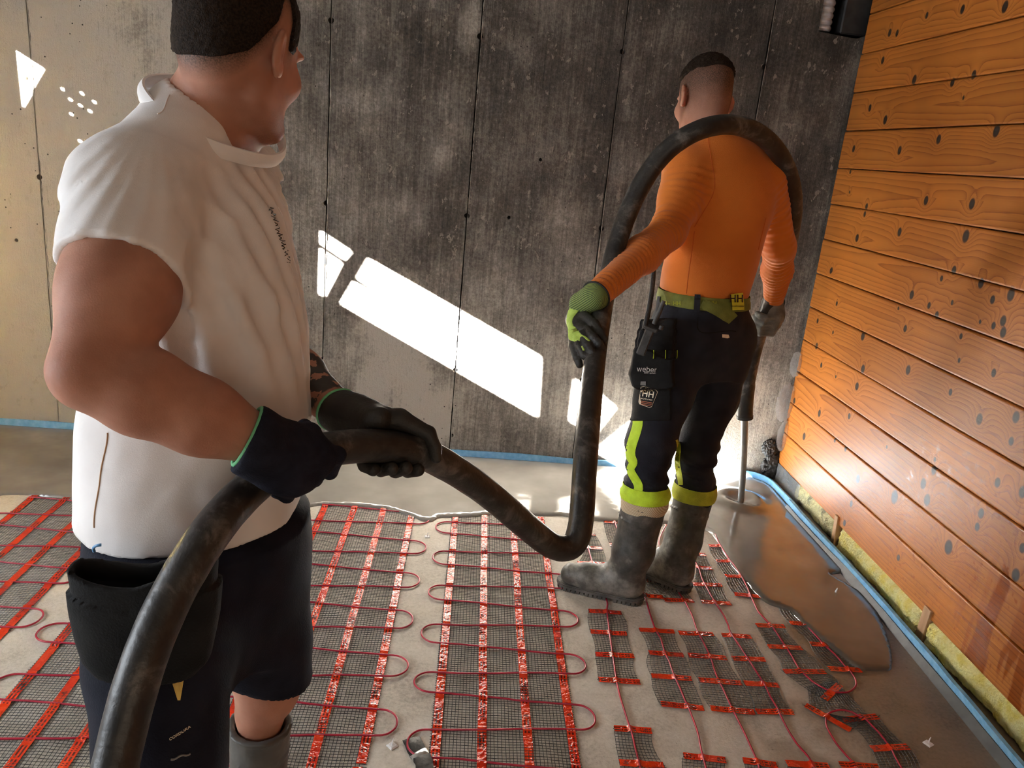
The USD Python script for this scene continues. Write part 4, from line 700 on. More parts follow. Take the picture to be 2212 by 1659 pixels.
def boot_field(T, A, d, rt, toe=0.205):
    d = np.array([*unit(d)[:2], 0.0]); T, A = np.asarray(T, float), np.asarray(A, float); A0 = np.array([A[0], A[1], 0.0]); M_ = T + (A - T) * 0.5
    lat = np.array([-d[1], d[0], 0])
    def f(p):
        s = chain(p, [T, M_, A0 + [0, 0, 0.13] - d * 0.004, A0 + [0, 0, 0.075]], [rt, rt * 0.90, 0.056, 0.05], 0.03)
        s = smin(s, chain(p, [A0 - d * 0.03 + [0, 0, 0.06], A0 + d * 0.06 + [0, 0, 0.062], A0 + d * 0.13 + [0, 0, 0.052], A0 + d * toe * 0.93 + [0, 0, 0.05]], [0.040, 0.046, 0.046, 0.041], 0.03), 0.05)
        s = smax(s, 0.016 - p[:, 2], 0.008)
        ax = unit(T - A0 - [0, 0, 0.1]); h = (p - T) @ ax
        s = smax(s, h, 0.004)
        t = (T - p) @ ax; s = np.minimum(s, np.maximum(np.abs(t - 0.004) - 0.004, np.abs(np.linalg.norm((p - T) - np.outer((p - T) @ ax, ax), axis=1) - rt) - 0.003))   # rolled rim
        s = np.minimum(s, np.maximum(np.abs(t - 0.062) - 0.002, np.linalg.norm((p - T) - np.outer((p - T) @ ax, ax), axis=1) - rt * 0.99 - 0.0015))   # moulded band
        inner = np.linalg.norm((p - T) - np.outer((p - T) @ ax, ax), axis=1) - (rt - 0.011 - 0.1 * np.clip(-h, 0, .1))
        s = smax(s, -np.maximum(inner, -(h + 0.075)), 0.003)
        return s + 0.0012 * (noise(p * 55, 4) - 0.5)
    return f
def boot_sole(A, d, toe=0.205):
    d = unit(np.asarray(d, float)[:2]); A = np.asarray(A, float)[:2]
    def foot(w0, w1): return shapely.union_all([sg.LineString([A - d * 0.032, A + d * 0.05]).buffer(w0), sg.LineString([A + d * 0.03, A + d * 0.13]).buffer((w0 + w1) / 2), sg.LineString([A + d * 0.1, A + d * toe * 0.95]).buffer(w1)]).buffer(0.01).buffer(-0.01)
    n = np.array([-d[1], d[0]]); gap = sg.Polygon([A + d * 0.022 + n * .1, A + d * 0.05 + n * .1, A + d * 0.05 - n * .1, A + d * 0.022 - n * .1])
    fp = foot(0.043, 0.046); parts = [extrude(fp, 0.013, 0.028), extrude(fp.buffer(0.0025), 0.017, 0.0235)]
    cl = [sg.Polygon([A + d * s + n * .1, A + d * (s + .011) + n * .1, A + d * (s + .011) - n * .1, A + d * s - n * .1]) for s in np.r_[np.arange(-0.08, 0.02, 0.016), np.arange(0.055, toe + 0.05, 0.016)]]
    for c in cl:
        g = c.intersection(fp.buffer(-0.001)); parts += [extrude(x, 0.0005, 0.014) for x in getattr(g, 'geoms', [g]) if x.geom_type == 'Polygon' and x.area > 1e-5]
    return cat(parts)
def grip(A, a, p, sgn, R, wrist, offs, lens=(1, 1.05, 1.0, 0.85), rf=0.0098, thumb_at=None, thumb_sgn=-1, curl=1.0, wr=0.03, th0=0.45):
    """A hand round a hose: A point on its axis, a axis, p from the axis to the palm, sgn the sense in which the fingers wrap. Returns a distance field and the finger ends."""
    a, p = unit(a), np.asarray(p, float); p = unit(p - a * (p @ a)); w = sgn * np.cross(a, p); A, wrist = np.asarray(A, float), np.asarray(wrist, float)
    C = lambda s, th, r: A + a * s + (p * math.cos(th) + w * math.sin(th)) * r
    fingers = []
    for s, L in zip(offs, lens):
        th = np.array([th0, th0 + 0.85 * L * curl, th0 + 1.5 * L * curl, th0 + 2.0 * L * curl]); rr = R + rf
        fingers.append([C(s, th[0] - 0.25, rr + 0.006), C(s, th[1], rr + 0.004), C(s * 0.98, th[2], rr + 0.001), C(s * 0.97, th[3], rr)])
    ts = thumb_at if thumb_at is not None else offs[0]
    thumb = [C(ts * 0.55, -0.5, R + 0.018), C(ts * 0.85, -1.1, R + 0.013), C(ts, -1.75, R + 0.0105), C(ts * 1.1, -2.2, R + 0.010)]
    palm_c = [C(s, th0 - 0.25, R + rf + 0.006) for s in offs]; low = [C(offs[1] * 0.6, -0.35, R + 0.02), C(offs[-1] * 0.8, -0.2, R + 0.02)]
    def f(q):
        d = None
        for k, s in zip(palm_c, (0.013, 0.0135, 0.013, 0.012)):
            e = seg(q, wrist, k, wr * 0.62, s); d = e if d is None else smin(d, e, 0.022)
        for l in low: d = smin(d, seg(q, wrist, l, wr * 0.75, 0.017), 0.02)
        for k, fg in enumerate(fingers):
            e = chain(q, fg, [rf + 0.0012, rf + 0.0006, rf, rf - 0.001], 0.003); d = smin(d, e, 0.005)
        d = smin(d, chain(q, [low[0]] + thumb[1:], [0.018, 0.0125, 0.0115, 0.010], 0.004), 0.008)
        return d
    return f

def march(px, field, start=1.85, stop=.0006):
    """Points where the sight lines through the measured picture points meet a cloth surface (or pass closest to it)."""
    px = np.asarray(px, float); D = np.array([ray(*q) for q in px]); D /= np.linalg.norm(D, axis=1, keepdims=True); t = np.full(len(px), start); best = np.full(len(px), 1e9); tb = t.copy()
    for _ in range(90):
        st = field(CAM + D * t[:, None]); m_ = st < best; best = np.where(m_, st, best); tb = np.where(m_, t, tb)
        live = (st > stop) & (t < 3.2)
        if not live.any(): break
        t = t + np.where(live, np.maximum(st * .75, .0005), 0)
    return CAM + D * tb[:, None]
def rest(parts, name, f, lo, hi, h, mat, parent, **kw):
    V, F = surfnet(f, lo, hi, h); at_ = kw.pop('attr', None)
    return obj(name, (V, F), mat, parent, smooth=True, attrs=at_(V) if at_ else None, **kw)
def text_on(o, u, v, field, text, height, mat, name, parent, bold=False, center=True, off=0.0012):
    """Lettering laid on a cloth surface: o centre, u reading direction, v up, pressed on along their normal."""
    u = unit(u); n = unit(np.cross(u, v)); v = np.cross(n, u); t = meshkit.text_mesh(text, height, 0.0008, bold); P = np.array(t.vertices)
    if center: P[:, :2] -= (P[:, :2].max(0) + P[:, :2].min(0)) / 2
    base = settle(o + P[:, :1] * u + P[:, 1:2] * v, n, field, off) if field else o + P[:, :1] * u + P[:, 1:2] * v
    return obj(name, (base + P[:, 2:3] * n, t.faces), mat, parent)
def shape_on(o, u, v, field, poly, mat, name, parent, t=0.0012, off=0.0006, res=0.006, **kw):
    u = unit(u); n = unit(np.cross(u, v)); v = np.cross(n, u)
    g = m3.Manifold(m3.Mesh(*[np.asarray(x, y) for x, y in zip(extrude(poly, 0, t), (np.float32, np.uint32))])).refine_to_length(res).to_mesh(); P = np.array(g.vert_properties[:, :3])
    base = settle(o + P[:, :1] * u + P[:, 1:2] * v, n, field, off)
    return obj(name, (base + P[:, 2:3] * n, g.tri_verts), mat, parent, smooth=40, **kw)

# ---- the hose first, since both men hold it
HR = 0.0285
hp = [(205, 1860, .96), (228, 1750, .96), (262, 1600, 0.985), (310, 1430, 1.01), (380, 1270, 1.05), (455, 1150, 1.09), (530, 1065, 1.16), (610, 1003, 1.20), (700, 972, 1.255), (800, 963, 1.315), (890, 972, 1.38), (960, 1003, 1.44), (1040, 1055, 1.53), (1110, 1113, 1.61), (1165, 1160, 1.69), (1207, 1184, 1.735),
      (1237, 1178, 1.755), (1253, 1140, 1.765), (1260, 1060, 1.79), (1268, 950, 1.84), (1277, 850, 1.96), (1290, 740, 2.09), (1308, 630, 2.22), (1338, 510, 2.27), (1385, 400, 2.27), (1440, 326, 2.25), (1510, 281, 2.24), (1585, 270, 2.29), (1648, 295, 2.37), (1690, 345, 2.46), (1712, 410, 2.56), (1712, 480, 2.68), (1695, 560, 2.80), (1668, 640, 2.90), (1640, 720, 2.99), (1622, 790, 3.07), (1612, 850, 3.13), (1609, 900, 3.17)]
HOSE = catmull(np.array([at(*a) for a in hp]), 7)
def hose_at(px, py):
    d = ray(px, py); d = d / np.linalg.norm(d); r = HOSE - CAM; k = np.argmin(np.linalg.norm(r - np.outer(r @ d, d), axis=1)); k = min(max(k, 1), len(HOSE) - 2)
    return HOSE[k], unit(HOSE[k + 1] - HOSE[k - 1])
ht = thing('pump_hose', 'thick black rubber hose held by both men and draped over the orange shirt', 'hose', HOSE[110])
hr = HR + 0.0007 * (noise(np.c_[np.arange(len(HOSE)) * 0.6, 0 * HOSE[:, :2]], 3) - 0.5)
hr[-10:] += 0.003
obj('hose_body', tube(HOSE, hr, 24), rubber_hose, ht, smooth=50)
tipw = np.array([1.394, 3.345, 0.004]); e0 = HOSE[-1]; NP = catmull([e0 + unit(HOSE[-1] - HOSE[-3]) * -0.06, e0 + unit(tipw - e0) * 0.03, (e0 + tipw) / 2 + [0.004, 0, 0], tipw], 8)
obj('nozzle_pipe', tube(NP, 0.0145, 14), pipe_grey, ht, smooth=50, label='thin grey metal nozzle pipe')
c_ = unit(HOSE[-1] - HOSE[-3]); obj('clamp', tube([HOSE[-1] - c_ * 0.006, HOSE[-1] + c_ * 0.006], HR + 0.0045, 20), membrane, ht, smooth=40)

# ------------------------------------------------------------------ the man in the white t-shirt
base1 = np.array([-0.36, 1.28, 0.0])
man1 = thing('person', 'man in a white t-shirt and dark work shorts gripping the hose with gloved hands', 'person', base1)
D1 = 1.37; ang1 = math.radians(8); f1 = np.array([math.cos(ang1), math.sin(ang1), 0]); lat1 = np.array([f1[1], -f1[0], 0])     # lat1: his right, towards the camera
rows1 = [(1200, 185, 650), (1150, 170, 642), (1100, 168, 640), (1000, 170, 655), (900, 174, 664), (800, 190, 660), (700, 212, 650), (600, 235, 636), (500, 255, 616), (420, 275, 594), (370, 300, 566), (325, 345, 535), (285, 385, 500)]
cz = np.array([at((a + b) / 2 + 13, y, D1) for y, a, b in rows1]); bz = np.array([(b - a) / 2 * D1 / FPX for y, a, b in rows1]) * 0.925
az = np.array([.175, .175, .175, .178, .18, .182, .185, .188, .19, .18, .15, .11, .08]); o_ = np.argsort(cz[:, 2])
torso1 = lambda p: loft(p, cz[o_, 2], cz[o_, :2], az[o_], bz[o_], ang1, 2.25)
sh1, el1, wr1 = at(292, 425, 1.16), at(198, 798, 1.04), at(552, 950, 1.13); ua1 = at(258, 630, 1.09)
sh2, el2, wr2 = at(500, 372, 1.54), at(600, 770, 1.58), at(738, 893, 1.40)
nb1, nt1 = at(448, 262, 1.32), at(500, 140, 1.27)
H1 = Head(at(520, 98, 1.26), math.radians(66), math.radians(17), 0.0, 1.06)
def arm1(p): return chain(p, [sh1, ua1, el1], [.078, .0735, .052], .03)
def fore1(p): return chain(p, [el1 + [0, 0, -0.004], el1 + (wr1 - el1) * 0.3, el1 + (wr1 - el1) * 0.65, wr1], [.049, .056, .050, .037], .03)
def arm2(p): return chain(p, [sh2, el2, el2 + (wr2 - el2) * 0.35, wr2], [.08, .052, .047, .033], .03)
def neck1(p): return seg(p, nb1, nt1, .074, .066)
h1r, h1l = at(335, 1200, 1.31), at(520, 1200, 1.44)
kn1r, kn1l = at(352, 1660, 1.215), at(578, 1490, 1.50)
T1 = at(563, 1560, 1.53); boot1d = np.array([0.93, 0.36]); A1 = np.array([T1[0] - 0.015, T1[1] + 0.012, 0.0])
T1r = np.array([kn1r[0] - 0.03, kn1r[1] + 0.0, 0.355]); A1r = np.array([T1r[0] - 0.01, T1r[1], 0.0])
def legs1(p):
    d = smin(seg(p, h1r, kn1r, .095, .062), seg(p, h1l, kn1l, .09, .058), .05)
    d = smin(d, chain(p, [kn1l, T1 + [0, 0, .03], np.array([*A1[:2], 0.08])], [.054, .041, .030], .03), .02)
    return smin(d, chain(p, [kn1r, kn1r * .5 + T1r * .5, np.array([*A1r[:2], 0.08])], [.056, .056, .035], .03), .02)
def body1(p):
    d = smin(torso1(p) + 0.012, smin(arm1(p), fore1(p), 0.018), 0.012)
    d = smin(d, smin(seg(p, nb1 + [0, 0, -.02], sh1, .07, .07), seg(p, nb1 + [0, 0, -.02], sh2, .07, .07), .04), .04); d = smin(d, arm2(p), .02)
    d = smin(d, legs1(p), .03); d = smin(d, H1.head(p), .01) if False else smin(smin(d, neck1(p), .035), H1.skull(p), .022)
    return smin(d, H1.ears(p), .005)
def hairmask(H, line, soft):
    def m(V):
        q = H.q(V); hu = np.interp(q[:, 1], line[0], line[1]) + 0.006 * (noise(V * 70, 3) - 0.5); t = np.clip((q[:, 2] - hu) / soft, 0, 1) * (np.linalg.norm(q, axis=1) < 0.2)
        ear = H.ears(V) < 0.0015; return np.where(ear, 0, t)
    return m
line1 = ([-.12, -.085, -.055, -.025, -.012, 0.006, 0.02, 0.036, 0.042, 0.07, 0.1], [-.105, -.10, -.075, -.02, .035, .035, -.02, -.02, .035, .062, .07])
hm1 = hairmask(H1, line1, 0.062)
def tat1(V): t = np.linalg.norm(V - (el2 * .35 + wr2 * .65), axis=1) < .085; return t * ((V - wr2) @ unit(el2 - wr2) > .035) * ((V[:, 2] > (el2 * .4 + wr2 * .6)[2] - 0.012))
rest(None, 'body', body1, [-0.9, 0.75, 0.02], [0.12, 1.75, 1.78], 0.0062, skin, man1, attr=lambda V: {'stubble': np.minimum(hm1(V) * 1.25, 1) + 0.5 * np.clip(1.25 - np.abs(H1.q(V) - [0, .075, -.09]) @ [7, 10, 13], 0, 1), 'tattoo': tat1(V) * 1.0})
def hair1(p):
    q = H1.q(p); hu = np.interp(q[:, 1], line1[0], line1[1]) + .045 - .02 * (q[:, 1] > .015)
    return smax(smax(H1.skull(p) - 0.0035 - 0.003 * noise(p * 180, 3), -(q[:, 2] - hu) * 0.7, .004), -H1.ears(p) - 0.004, .003)
rest(None, 'hair', hair1, H1.o - .16, H1.o + .18, 0.004, hair_mat, man1)
for s in (-1, 1):
    e = trimesh.creation.icosphere(2, 0.0125); e.apply_translation(H1.w(np.array([s * 0.031, 0.078, 0.0]))); obj('eye', e, eye_mat, man1, smooth=True)
# t-shirt with folds fanning from the shoulder and pulling across the belly
ax1 = unit(ua1 - sh1); hemo = at(262, 560, 1.07); hemn = unit(ax1 + 0.35 * f1 * 0 + np.array([-0.10, 0, 0.12]))
def folds1(p):
    S0 = at(372, 232, 1.22); r = p - S0; d = np.linalg.norm(r, axis=1); a = np.arctan2(-r[:, 2], r @ f1); nz = noise(p * 7, 5)
    w_ = np.sin(a * 33 + 6.0 * nz); fan = (np.abs(w_) ** .7 * np.sign(w_)) * np.clip((d - .10) / .14, 0, 1) ** 2 * np.clip((.50 - d) / .14, 0, 1) * np.clip(noise(p * 4.3, 6) * 2.6 - .75, 0.25, 1)
    fr = (p - cz[o_[-1]]) @ f1; front = np.sin((p @ lat1) * 150 + 6.0 * noise(p * np.array([4, 4, 1.5]), 7)) * np.clip((fr - .02) / .08, 0, 1) * np.clip((p[:, 2] - 1.02) / .15, 0, 1)
    soft = fbm(p * np.array([9, 9, 5]), 3, 2) - .5; low = (fbm(p * np.array([12, 12, 4]), 2, 9) - .5) * np.clip((1.12 - p[:, 2]) / .2, 0, 1)
    arm = (np.abs(np.sin(np.linalg.norm(p - at(395, 610, 1.17), axis=1) * 52 + 3 * noise(p * 8, 12))) - .6) * np.clip((.24 - np.linalg.norm(p - at(420, 540, 1.19), axis=1)) / .12, 0, 1)
    sag = np.sin(p[:, 2] * 95 + 26 * ((p @ f1)) + 5 * noise(p * np.array([5, 5, 9]), 15)) * np.clip((noise(p * 5.5, 16) - .45) * 4, 0, 1) * np.clip((1.22 - p[:, 2]) / .15, 0, 1)
    return 0.0058 * fan + 0.0042 * front + 0.014 * soft + 0.014 * low + .0045 * arm + .0028 * sag
def shirt1(p):
    d = torso1(p) - 0.006; d = smin(d, smin(seg(p, nb1 + [-.018, -.01, -.012], sh1, .080, .084), seg(p, nb1 + [-.018, -.01, -.02], sh2, .080, .078), .03), .05)
    sl = smax(seg(p, sh1, ua1, .088, .090), plane(p, hemo, hemn), .004); sl2 = smax(seg(p, sh2, sh2 + (el2 - sh2) * .6, .078, .078), plane(p, sh2 + (el2 - sh2) * .5, el2 - sh2), .004)
    d = smin(d, sl2, .03); fo = folds1(p); d = smin(d, sl, .035) + fo * np.where(np.linalg.norm(p - hemo, axis=1) < .10, .6, 1)
    hem = at(400, 1168, 1.2)[2]; d = smax(d, (hem - 0.022 + 0.010 * np.clip((p - base1) @ f1 / .2, -1, 1.2) + 0.010 * (noise(p * 14, 3) - .5)) - p[:, 2], .004)
    cav = np.maximum(seg(p, sh1, ua1 + ax1 * .1, .0755, .0755), -plane(p, hemo - hemn * .014, hemn)); d = smax(d, -cav, .003)
    d = smax(d, -smax(neck1(p) - 0.004, -plane(p, nb1 - unit(nt1 - nb1) * 0.0, nt1 - nb1), .01), .004)
    return d
rest(None, 't_shirt', shirt1, [-0.82, 0.85, 0.78], [0.05, 1.75, 1.56], 0.0056, cotton_white, man1, attr=lambda V: {'dirt': 0.62 * np.clip((0.915 - V[:, 2]) / .06, 0, 1) * np.clip((.62 - np.linalg.norm(V - at(360, 1130, 1.1), axis=1) * 3.5), 0, 1) * 1.6})
na1 = unit(nt1 - nb1); cb = at(466, 266, 1.312); cbx = unit(at(546, 338, 1.27) - at(376, 190, 1.345)); cbn = unit(na1 - cbx * (na1 @ cbx)); cby = np.cross(cbn, cbx)
U, V = np.meshgrid(np.linspace(0, 2 * np.pi, 61), np.linspace(0, 1, 5), indexing='ij')
rx = np.linalg.norm(at(546, 338, 1.27) - at(376, 190, 1.345)) / 2; rad = rx * (0.99 + 0.02 * np.sin(U * 5)); bulge = .004 * np.sin(V * 3.14)
G = cb + ((rad + bulge)[..., None] * (np.cos(U)[..., None] * cbx) + (rad * 1.04 + bulge)[..., None] * np.sin(U)[..., None] * cby) + ((V - .25) * .024 + .008 * np.cos(U + 3.1))[..., None] * cbn
obj('collar', sheet(G, np.cos(U)[..., None] * cbx + np.sin(U)[..., None] * cby, .004), cotton_white, man1, smooth=50)
for k, (px, py) in enumerate([(584, 448), (598, 492), (611, 528)]):
    q = [(px + 4.5 * math.sin(i * 1.7 + k) * (1 + .6 * math.sin(i * .9 + k)) + i * .75, py + 1.9 * i) for i in range(22)]; obj('chest_print', tube(march(q, shirt1, 1.0), 0.0008, 5), black_tape, man1)
obj('shoulder_seam', tube(march(catmull(np.array([(366, 205), (358, 224), (352, 238), (340, 246)]), 4), shirt1, .95), .0013, 6), cotton_white, man1, smooth=60)
obj('side_seam', tube(march(catmull(np.array([(232, 935), (228, 970), (219, 1010), (214, 1050), (207, 1090), (203, 1140)]), 6), shirt1, .9), .0011, 6), raw_timber, man1, smooth=60)
# shorts
def shorts1(p):
    d = loft(p, [0.60, 0.72, 0.80, 0.90, 1.0], [(h1r + h1l)[:2] / 2 + [0.012, 0.02]] * 5, [.17, .185, .19, .185, .18], [.135, .165, .172, .17, .165], ang1)
    d = smin(d, chain(p, [h1r, at(345, 1420, 1.215), at(352, 1680, 1.21)], [.106, .102, .098], .03), .06); d = smin(d, chain(p, [h1l, at(560, 1380, 1.46), at(585, 1500, 1.50)], [.11, .088, .082], .03), .05)
    cutL = plane(p, at(588, 1466, 1.46), unit([-0.28, 0.1, -1.0])); side = plane(p, (h1r + h1l) / 2, lat1)
    nearL = seg(p, h1l, kn1l, .1) < seg(p, h1r, kn1r, .1); cut = np.where(nearL, cutL, plane(p, at(350, 1690, 1.2), [0, 0.1, -1]))
    d = d + 0.010 * (fbm(p * np.array([10, 10, 4.5]), 3, 4) - .5) + 0.004 * np.sin((p @ f1) * 40 + 4 * noise(p * 5, 3)) * np.clip((.75 - p[:, 2]) / .2, 0, 1) * .5
    d = d + .045 * np.clip((p[:, 2] - .843) / .03, 0, 1); d = smax(d, cut, .004); cav = smax(chain(p, [h1l, kn1l], [.09, .074], .02), -(cutL + .05), .004)
    return smax(smax(d, -cav, .003), p[:, 2] - .97, .01)
rest(None, 'work_shorts', shorts1, [-0.7, 0.85, 0.40], [0.1, 1.75, 1.0], 0.0068, navy_shorts, man1)
# hanging tool pocket on his right hip
pc = at(316, 1322, 1.115); pu, pv = unit(f1 + 0.12 * lat1), np.array([0, 0, 1.0]); pn = unit(np.cross(pu, pv))
def pocket1(p):
    q = p - pc; x, y, z = q @ pu, q @ pn, q[:, 2]; bow = 0.02 * np.clip(1 - (x / .1) ** 2, 0, 1)
    half = np.interp(z, [-.095, -.07, 0, .08], [.062, .082, .095, .10]); zt = .078 + .028 * np.clip((x - .0) / .1, 0, 1.5) - .016 * np.cos(np.clip((x + .02) / .1, -1, 1) * 1.57)
    d = np.maximum(((np.abs(x / half)) ** 3 + (np.abs((y - bow * .4) / .036)) ** 3) ** (1 / 3) * .036 - .036, np.maximum(-z - .086, z - zt)); cav = np.maximum(((np.abs(x / (half - .009))) ** 3 + (np.abs((y - bow * .4) / .027)) ** 3) ** (1 / 3) * .027 - .027, -(z + .02))
    d = smax(d, -cav, .003); d = d + .002 * (fbm(p * 14, 3, 5) - .5); band = np.abs(z - .03 - .02 * x) < .002
    return d - .0025 * (z < .032 + .2 * np.clip(x, 0, 1) - .004 * np.cos(x * 30))
rest(None, 'tool_pocket', pocket1, pc - .15, pc + .15, 0.0045, black_cloth, man1)
obj('hip_tag', tube(catmull([at(204, 1192, 1.14), at(202, 1184, 1.135), at(208, 1179, 1.13), at(219, 1177, 1.13)], 5), 0.0022, 8), bright_blue, man1, smooth=40, label='small blue loop at the hip')
o = at(388, 1585, 1.07); text_on(settle(np.array([o]), -ray(388, 1585), shorts1, 0.002, 60)[0], at(420, 1578, 1.07) - o, [0, 0, 1], shorts1, 'CORDURA', 0.0037, print_cream, 'label_print', man1, off=.001)
o = at(385, 1636, 1.07); sq = [settle(np.array([at(368 + 45 * t, 1641 - 14 * t + 2 * math.sin(t * 9), 1.06)]), -ray(385, 1636), shorts1, .0012, 60)[0] for t in np.linspace(0, 1, 12)]; obj('zip_pull', tube(sq, 0.0016, 6), pipe_grey, man1, smooth=40)
b1 = boot_field(T1, A1, boot1d, .0585)
V, F = surfnet(b1, [A1[0] - .14, A1[1] - .14, 0.0], [A1[0] + .3, A1[1] + .25, T1[2] + .03], .006); obj('rubber_boot', (V, F), boot_plain, man1, smooth=True); obj('boot_sole', boot_sole(A1, boot1d), sole_mat, man1)
b1r = boot_field(T1r, A1r, boot1d, .0585)
V, F = surfnet(b1r, [A1r[0] - .14, A1r[1] - .14, 0.0], [A1r[0] + .3, A1r[1] + .25, T1r[2] + .03], .006); obj('rubber_boot', (V, F), boot_plain, man1, smooth=True); obj('boot_sole', boot_sole(A1r, boot1d), sole_mat, man1)
# gloves: near hand over the hose from this side, far hand behind it with the thumb on top
tc = np.array([0, -0.94, 0.33])
A_, a_ = hose_at(622, 1003); g1 = grip(A_, a_, [-0.1, -0.98, -0.10], 1, HR, wr1 + (A_ - wr1) * 0.12 + [0, -0.012, 0.0], (0.058, 0.030, 0.002, -0.026), thumb_at=0.045, rf=.0122, wr=.05, th0=.35, curl=1.1)
gbx = np.array([unit(a_), unit(np.cross(a_, tc)), unit(np.cross(a_, np.cross(a_, tc)))])
def glove1(p): return smin(smin(g1(p), ell(p, at(624, 992, 1.165), [.060, .056, .030], gbx), .025), seg(p, wr1 - unit(wr1 - el1) * .012, wr1 + unit(A_ - wr1) * .03, .0445, .038), .03)
cu1 = wr1 - unit(wr1 - el1) * .012; ax_ = unit(wr1 - el1)
rest(None, 'glove', lambda p: smax(glove1(p), -plane(p, cu1, ax_), .003) + .0015 * (fbm(p * 60, 2, 3) - .5), A_ - .18, A_ + .18, 0.0036, glove_navy, man1)
an = np.linspace(0, 2 * np.pi, 25); e1 = unit(np.cross(ax_, [0, 0, 1])); e2 = np.cross(ax_, e1); obj('glove_cuff', tube(np.array([cu1 + .0445 * (math.cos(t) * e1 + math.sin(t) * e2) for t in an]), 0.0034, 8, caps=False), cuff_green, man1, smooth=60, label='bright green cuff edge')
A2_, a2_ = hose_at(845, 966); g2 = grip(A2_, a2_, [0.1, 0.72, 0.66], -1, HR, wr2 + (A2_ - wr2) * 0.35 + [0, 0.02, 0.0], (0.056, 0.024, -0.004, -0.030), thumb_at=0.07, rf=.0125, wr=.043, curl=1.42)
def glove2(p): return smin(g2(p), seg(p, wr2 - unit(wr2 - el2) * .015, wr2 + (A2_ - wr2) * .35 + [0, .02, .0], .040, .034), .03)
cu2 = wr2 - unit(wr2 - el2) * .015; ax2_ = unit(wr2 - el2)
rest(None, 'glove', lambda p: smax(glove2(p), -plane(p, cu2, ax2_), .003) + .0015 * (fbm(p * 60, 2, 3) - .5), A2_ - .2, A2_ + .2, 0.0038, glove_coat, man1)
e1 = unit(np.cross(ax2_, [0, 0, 1])); e2 = np.cross(ax2_, e1); obj('glove_cuff', tube(np.array([cu2 + .040 * (math.cos(t) * e1 + math.sin(t) * e2) for t in an]), 0.0028, 8, caps=False), cuff_green, man1, smooth=60, label='thin green cuff edge')
o = at(384, 1480, 1.12); tr = thing('folding_rule', 'yellow wooden rule showing below the black tool pocket of the man in white', 'rule', o)
q = sg.Polygon([(-.014, .03), (.013, .034), (.003, -.026), (-.001, -.026)]); obj('rule_blade', extrude(q, -.002, .002, (o, unit(ray(1, 0) - ray(0, 0)), np.array([0, 0, 1.0]), -unit(ray(384, 1490)))), yellow_wood, tr)
# ------------------------------------------------------------------ the man in the orange shirt
base2 = np.array([0.78, 2.55, 0.0])
man2 = thing('person', 'man seen from behind in an orange long-sleeved shirt and dark work trousers', 'person', base2)
YT = 2.56; ang2 = math.radians(97)
rows2 = [(690, 1412, 1622), (645, 1420, 1618), (600, 1424, 1630), (560, 1432, 1640), (500, 1444, 1654), (450, 1450, 1672), (400, 1456, 1682), (360, 1464, 1676), (330, 1476, 1655), (300, 1494, 1618), (275, 1506, 1580)]
c2 = np.array([aty((a + b) / 2, y, YT) for y, a, b in rows2]); a2 = np.array([(b - a) / 2 * 2.5 / FPX for y, a, b in rows2]); b2 = np.array([.115, .11, .108, .108, .112, .115, .112, .10, .085, .07, .058]); o2 = np.argsort(c2[:, 2]); c2[:, 1] = YT + 0.0
torso2 = lambda p: loft(p, c2[o2, 2], c2[o2, :2], a2[o2], b2[o2], ang2, 2.2)
s2l, e2l, w2l = aty(1482, 362, 2.52), aty(1444, 500, 2.42), aty(1288, 638, 2.10); m2l = aty(1470, 430, 2.48)
s2r, e2r, w2r = aty(1655, 372, 2.58), aty(1684, 535, 2.66), aty(1671, 652, 2.84)
H2 = Head(aty(1521, 210, 2.63), math.radians(104), math.radians(20), math.radians(-3), 1.0)
nk2a, nk2b = aty(1538, 300, 2.57), aty(1523, 225, 2.61)
def arms2(p, k=0.0):
    d = chain(p, [s2l, m2l, e2l, e2l + (w2l - e2l) * .4, w2l], [.066, .064, .050, .049, .034], .03); return smin(d, chain(p, [s2r, e2r, e2r + (w2r - e2r) * .4, w2r], [.063, .049, .046, .033], .03), .01) - k
hl, hr2 = aty(1472, 735, 2.52), aty(1566, 735, 2.60)
kl, kr = aty(1404, 958, 2.43), aty(1507, 965, 2.62)
T2l, A2l = aty(1392, 1085, 2.45), np.array([0.655, 2.445, 0.0]); d2l = np.array([-0.947, 0.32])
T2r, A2r = aty(1499, 1070, 2.62), np.array([0.865, 2.555, 0.0]); d2r = np.array([-0.80, 0.60])
def legs2(p, k=0.0):
    l = chain(p, [hl, (hl * .5 + kl * .5) + [-.004, 0, 0], kl, T2l + [0, 0, .02], T2l + [0, 0, -.05]], [.108, .092, .076, .070, .064], .04); r = chain(p, [hr2, (hr2 + kr) / 2 + [.008, 0, 0], kr, T2r + [0, 0, .02], T2r + [0, 0, -.05]], [.104, .085, .068, .066, .062], .04)
    return smin(l, r, .02) - k
def body2(p):
    d = smin(torso2(p) + .012, arms2(p, -.008), .02); d = smin(d, legs2(p, -.015), .04)
    for T, A in ((T2l, A2l), (T2r, A2r)): d = smin(d, chain(p, [T, A + [0, 0, .08]], [.05, .035]), .02)
    d = smin(d, seg(p, nk2a, nk2b, .060, .056), .035); return smin(smin(d, H2.skull(p), .018), H2.ears(p), .004)
def hair_mask2(V):
    q = H2.q(V); t = np.clip((q[:, 2] + .10) / .115, 0, 1) * (np.linalg.norm(q, axis=1) < .2) * np.clip((.045 + .35 * np.maximum(q[:, 2], 0) - q[:, 1]) / .02, 0, 1); return np.where(H2.ears(V) < .0012, 0, t)
rest(None, 'body', body2, [0.18, 2.0, 0.02], [1.3, 3.0, 1.95], 0.0075, skin, man2, attr=lambda V: {'stubble': np.minimum(hair_mask2(V) * .86, 1), 'tattoo': np.zeros(len(V))})
